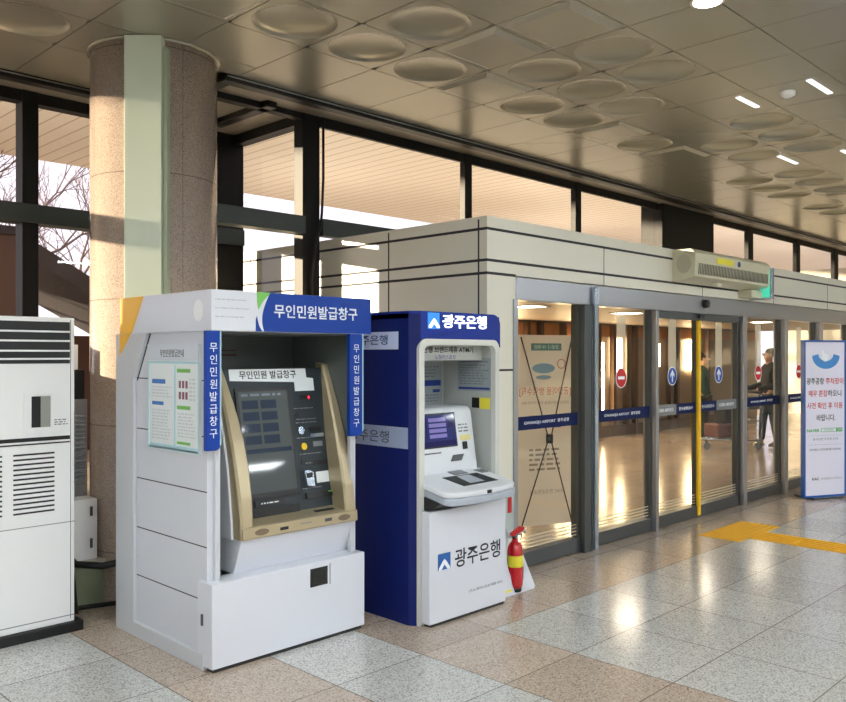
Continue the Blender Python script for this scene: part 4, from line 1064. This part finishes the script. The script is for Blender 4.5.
def person(loc, rz, H, label, top, trousers, arms_fwd=.6, stride=.1):
    e = thing('person', label, 'person', loc, rz, local=True)
    s = H/1.75
    S = lambda pts: [tuple(c*s for c in p_) for p_ in pts]
    # local: faces -Y, right/left along X
    af = arms_fwd
    hR = (-.2, -.38*af-.05, .92+.15*af); hL = (.2, -.38*af-.05, .92+.15*af)
    fR = (-.09, -stride, .09); fL = (.09, stride, .09)
    body = S([(0,0,.95),(0,0,1.15),(0,.01,1.38),(0,0,1.50),(0,-.02,1.60),(0,-.02,1.70),
              (-.18,.01,1.40),(-.24,.02,1.12),hR,(.18,.01,1.40),(.24,.02,1.12),hL,
              (-.09,0,.90),(-.095,-stride*.5-.02,.50),fR,(-.09,-stride-.14,.045),(.09,0,.90),(.095,stride*.5-.02,.50),fL,(.09,stride-.14,.045)])
    ed = [(0,1),(1,2),(2,3),(3,4),(4,5),(2,6),(6,7),(7,8),(2,9),(9,10),(10,11),(0,12),(12,13),(13,14),(14,15),(0,16),(16,17),(17,18),(18,19)]
    rd = [(.13,.10),(.12,.09),(.13,.09),.05,(.085,.09),(.07,.08),.05,.042,.034,.05,.042,.034,.08,.055,.04,.04,.08,.055,.04,.04]
    rd = [tuple(c*s for c in r_) if isinstance(r_, tuple) else r_*s for r_ in rd]
    bdy = skin_mesh('body', body, ed, rd, M['skin'], e)
    tp = S([(0,0,.90),(0,0,1.15),(0,.01,1.40),(0,-.005,1.535),(-.19,.01,1.40),(-.25,.02,1.12),tuple(V(hR)*.97+V((-.0,0,.03))),(.19,.01,1.40),(.25,.02,1.12),tuple(V(hL)*.97+V((0,0,.03)))])
    skin_mesh('jacket', tp, [(0,1),(1,2),(2,3),(2,4),(4,5),(5,6),(2,7),(7,8),(8,9)], [tuple(c*s for c in r_) for r_ in [(.17,.13),(.155,.12),(.165,.125),(.07,.07),(.075,.075),(.065,.065),(.05,.05),(.075,.075),(.065,.065),(.05,.05)]], top, e)
    tr = S([(0,0,.95),(-.09,0,.88),(-.095,-stride*.5-.02,.50),(-.09,-stride,.11),(.09,0,.88),(.095,stride*.5-.02,.50),(.09,stride,.11)])
    skin_mesh('trousers', tr, [(0,1),(1,2),(2,3),(0,4),(4,5),(5,6)], [tuple(c*s for c in r_) for r_ in [(.15,.11),(.10,.10),(.075,.075),(.058,.058),(.10,.10),(.075,.075),(.058,.058)]], trousers, e)
    for sg, ft in ((-1, fR), (1, fL)):
        sh_ = S([(ft[0], ft[1]+.05, .05), (ft[0], ft[1]-.05, .05), (ft[0], ft[1]-.16, .04)])
        skin_mesh('shoe', sh_, [(0,1),(1,2)], [(.05*s,.05*s),(.052*s,.045*s),(.045*s,.035*s)], M['shoe'], e)
    hp = S([(0,.045,1.60),(0,.03,1.70),(0,-.03,1.75)])
    skin_mesh('hair', hp, [(0,1),(1,2)], [(.095*s,.085*s),(.118*s,.105*s),(.10*s,.065*s)], M['hair'], e)
    # face: nose, eyes, mouth
    b = MB(); b.box(-.012*s, .012*s, -.125*s, -.10*s, 1.625*s, 1.655*s, .004); link('nose', b, M['skin'], bdy)
    for sx in (-1, 1):
        b = MB(); b.cyl((sx*.03*s,-.100*s,1.665*s), (sx*.03*s,-.112*s,1.665*s), .008*s); link('eye', b, M['hair'], bdy)
        b = MB(); b.box(sx*.085*s-.008, sx*.085*s+.008, -.03*s, .005*s, 1.62*s, 1.67*s, .004); link('ear', b, M['skin'], bdy)
    return e
# facing local -Y; turned to look towards -X/-Y side
person((14.95, 6.1, 0), math.radians(228), 1.76, 'person in dark jacket and blue trousers pushing a luggage trolley behind the glass', M['coatb'], M['jeans'], .75, .10)
person((14.35, 7.05, 0), math.radians(20), 1.68, 'person in dark green coat standing behind the luggage trolley', M['coatg'], M['coatb'], .15, .02)

T2 = thing('luggage_trolley', 'silver luggage trolley loaded with bags inside the vestibule', 'luggage trolley', (14.22, 6.48, 0), math.radians(-28), local=True)
b = MB(); b.tube([(.42,-.28,.16),(-.55,-.22,.2),(-.62,0,.2),(-.55,.22,.2),(.42,.28,.16)], .016); b.tube([(.42,-.28,.16),(.45,-.26,.95),(.45,.26,.95),(.42,.28,.16)], .016)
b.tube([(.42,-.28,.5),(.42,.28,.5)], .012); b.tube([(.3,-.1,.18),(-.58,-.08,.2)], .01); b.tube([(.3,.1,.18),(-.58,.08,.2)], .01)
link('frame', b, M['alu'], T2)
b = MB(); b.tube([(.47,-.24,1.0),(.47,.24,1.0)], .022); link('handle', b, M['black'], T2)
b = MB(); b.box(.2, .42, -.24, .24, .70, .72); b.box(.2, .21, -.24, .24, .72, .85); b.box(.2,.42,-.24,-.23,.72,.85); b.box(.2,.42,.23,.24,.72,.85); link('basket', b, M['steel'], T2)
for (x, y_) in ((.36, -.26), (.36, .26), (-.5, 0)):
    b = MB(); b.cyl((x, y_-.02, .07), (x, y_+.02, .07), .07); b.box(x-.015, x+.015, y_-.028, y_+.028, .06, .19); link('wheel', b, M['alu'], T2)
sc_ = thing('suitcase', 'dark maroon suitcase lying on the luggage trolley', 'suitcase', (14.12, 6.53, .22), math.radians(-28), local=True)
b = MB(); b.box(-.30, .22, -.2, .2, .0, .24, .03); link('shell', b, M['suit'], sc_)
b = MB(); b.tube([(-.1,-.205,.12),(-.1,-.235,.12),(.05,-.235,.12),(.05,-.205,.12)], .01); link('handle', b, M['black'], sc_)
sc_ = thing('travel_bag', 'black travel bag on top of the maroon suitcase', 'bag', (14.17, 6.51, .462), math.radians(-20), local=True)
b = MB(); b.box(-.22, .2, -.14, .14, 0, .24, .05, 3); link('bag_body', b, M['coatb'], sc_)
b = MB(); b.tube([(-.1,0,.235),(-.08,0,.30),(.06,0,.30),(.08,0,.235)], .01); link('handle', b, M['black'], sc_)

# ------------------------------------------------------------------ outdoors
g = MB(); g.box(-60, 80, 9.6, 90, -.15, -.1); g.box(-60, VX, 7.0, 9.6, -.15, -.1); g.box(-60, XMIN-.2, -20, 9.6, -.15, -.1); struct('floor_outside', g, M['ground'])
g = MB(); g.box(-12, 45, 6.0, 17, 5.5, 5.7); struct('ceiling_canopy', g, M['planks'])
PV = thing('pavilion', 'dark sloped pavilion roof among bare trees seen through the left window', 'pavilion', (5.2, 13.5, -.1))
b = MB(); b.plate([(3.4,2.75),(4.75,3.40),(7.6,1.80),(7.6,1.55),(4.75,3.1),(3.4,2.5)], (0,13.0,0), (1,0,0), (0,0,1), -2.4, 0); link('roof', b, M['roofd'], PV)
for (x, y_) in ((3.8, 13.1), (7.2, 13.1), (3.8, 14.8), (7.2, 14.8)):
    b = MB(); b.box(x-.06, x+.06, y_-.06, y_+.06, -.1, 2.2 if x < 5 else 1.7); link('post', b, M['roofd'], PV)
b = MB(); b.box(3.9, 7.3, 15.2, 15.3, -.1, 2.0); link('wall', b, M['brown'], PV)
def bare_tree(loc, H, label, seed):
    rnd = random.Random(seed); e = thing('bare_tree', label, 'tree', loc, group='bare trees outside the left windows', local=True)
    tk = MB(); br = MB()
    def grow(mb, p_, d_, L, r_, dep):
        q_ = p_ + d_*L; mid = (p_+q_)/2 + V((rnd.uniform(-1,1), rnd.uniform(-1,1), rnd.uniform(-.5,.5)))*L*.07
        mb.tube([p_, mid, q_], [r_, r_*.85, r_*.68], 5)
        if dep == 0: return
        for k_ in range(3):
            nd = (d_ + V((rnd.uniform(-1,1), rnd.uniform(-1,1), rnd.uniform(-.3,.7)))*.75).normalized()
            grow(br, q_ if k_ else mid, nd, L*rnd.uniform(.66,.84), r_*.62, dep-1)
    grow(tk, V((0,0,0)), V((0,0,1)), H*.30, .10, 6)
    link('trunk', tk, M['bark'], e); link('branches', br, M['bark'], e)
bare_tree((6.3, 19.5, -.1), 7.5, 'bare tree outside, rising behind the dark pavilion roof', 3)
bare_tree((9.6, 21.5, -.1), 7.5, 'bare tree outside, to the right of the pavilion', 5)
bare_tree((3.3, 17.2, -.1), 6.5, 'bare tree outside, left of the window mullion', 8)
PL = thing('sun_blocker', 'wide pale unseen block added outdoors to shade the kiosk header, farther left', 'sun blocker', (-4.8, 10.6, -.1))
b = MB(); b.box(-5.4, -4.28, 10.3, 10.9, -.1, 5.5); link('shaft', b, M['wall'], PL)  # unseen block added to stop sun on the kiosk header
PL = thing('sun_blocker', 'square pale unseen block added outdoors to shade the vestibule side wall', 'sun blocker', (-2.0, 10.6, -.1))
b = MB(); b.box(-2.35, -1.65, 10.3, 10.9, -.1, 5.5); link('shaft', b, M['wall'], PL)  # unseen block added to keep sun off the vestibule side wall
BH = thing('red_brown_building', 'reddish brown building wall outside behind the left window pane', 'building', (2.0, 12, -.1))
b = MB(); b.box(2.0, 3.72, 10.6, 11.6, -.1, 3.1); link('wall', b, M['brown'], BH)
b = MB(); b.box(1.95, 3.76, 10.55, 11.65, 3.1, 3.2); link('roof_edge', b, M['roofd'], BH)

# ------------------------------------------------------------------ hall lamps (real fixtures in the ceiling) and glow strips for lit tray edges
first = None
spots = [(x, y_) for y_ in (1.0, -2.0, -5.0, -8.0) for x in (-2.0, 1.5, 5.0, 8.0, 10.9, 14.0, 17.5)]
spots = [p_ for p_ in spots if not (p_[1] > 0 and p_[0] > 4)] + [(-2.5, 4.0)]
proto = None
for i, (x, y_) in enumerate(spots):
    if proto is None:
        proto = thing('panel_light', 'square white ceiling panel light in the hall ceiling', 'ceiling light', (x, y_, CH), group='hall ceiling panel lights', local=True)
        b = MB(); b.ring(((0,0,0),(1,0,0),(0,-1,0)), -.62, .62, -.32, .32, .02, 0, .02); link('frame', b, M['acw'], proto)
        b = MB(); b.box(-.6, .6, -.3, .3, -.012, -.002); link('diffuser', b, M['lampw'], proto)
    else:
        c = copy_tree(proto); c.location = (x, y_, CH)
dl = thing('round_downlight', 'round bright downlight in the ceiling at the top edge', 'ceiling light', (4.69, 2.28, CH))
b = MB(); b.cyl((4.69,2.28,CH-.012), (4.69,2.28,CH-.001), .10, .10, 28); link('rim', b, M['ceiledge'], dl)
b = MB(); b.cyl((4.69,2.28,CH-.016), (4.69,2.28,CH-.0125), .08, .08, 28); link('diffuser', b, mat('lamp_small', (1,1,1), .5, emit=(1, .97, .9), estr=9), dl)
sd = thing('smoke_detector', 'small white round smoke detector on the ceiling', 'smoke detector', (6.78, 2.62, CH))
b = MB(); b.lathe((6.78, 2.62, CH), [(.0601,0),(.06,-.005),(.058,-.03),(.03,-.045),(.005,-.046)][::-1], 24); link('housing', b, M['acw'], sd)
for i, (x, y_, L) in enumerate(((6.82, 2.39, .46), (6.82, 2.96, .38), (9.14, 3.53, .5), (9.3, 2.97, .4))):  # glowing strips stand in for light caught on ceiling tray edges
    s_ = thing('tray_edge_glow', 'narrow white glowing strip standing in for a lit ceiling tray edge, %s' % ['right of the smoke detector', 'left of the smoke detector', 'farthest along the dished panels', 'near the right edge'][i], 'ceiling light', (x, y_, CH), group='glowing tray edge strips')
    b = MB(); b.box(x-L/2, x+L/2, y_-.02, y_+.02, CH-.008, CH); link('diffuser', b, mat('edge_glow', (1,1,1), .5, emit=(.9, .95, 1), estr=.8), s_)

# ------------------------------------------------------------------ light
sun = bpy.data.lights.new('sun', 'SUN'); sun.energy = 15; sun.color = (1.0, .80, .55); sun.angle = math.radians(.6)
so = bpy.data.objects.new('sun', sun); COL.objects.link(so)
dirv = V((.735, -.678, -.125))
so.rotation_euler = dirv.to_track_quat('-Z', 'Y').to_euler()
for x, y_ in ((3.5, 12), (7, 9), (11, 9), (11, 14), (15, 11), (19, 9), (20, 14), (25, 11), (30, 10)):  # added fill spots without fixtures, brightening the canopy underside
    l = bpy.data.lights.new('canopy_fill', 'SPOT'); l.energy = 135; l.color = (1, .92, .80); l.spot_size = 2.75; l.spot_blend = .8; l.shadow_soft_size = .2
    o = bpy.data.objects.new('canopy_fill', l); COL.objects.link(o); o.location = (x, y_, 2.2 if x < 4 else VT+.1); o.rotation_euler = (math.radians(180), 0, 0)

wd = bpy.data.worlds.new('World'); SC.world = wd; wd.use_nodes = True
bg = wd.node_tree.nodes['Background']; bg.inputs[0].default_value = (*hexc(236, 226, 238), 1); bg.inputs[1].default_value = 1.3

# ------------------------------------------------------------------ camera
cam = bpy.data.cameras.new('Camera'); co = bpy.data.objects.new('Camera', cam); COL.objects.link(co)
cam.sensor_width = 36; cam.lens = 835/846*36; cam.clip_start = .05; cam.clip_end = 300
co.location = (0, 0, 1.65)
yaw = math.radians(44.724)     # X axis lies 44.7 deg right of the view axis
co.rotation_euler = (math.radians(90), 0, yaw - math.radians(90))
cam.shift_y = (355-351)/846
SC.camera = co
SC.view_settings.view_transform = 'Standard'; SC.view_settings.look = 'None'; SC.view_settings.gamma = 1
SC.view_settings.exposure = 0.48
SC.view_settings.use_curve_mapping = False
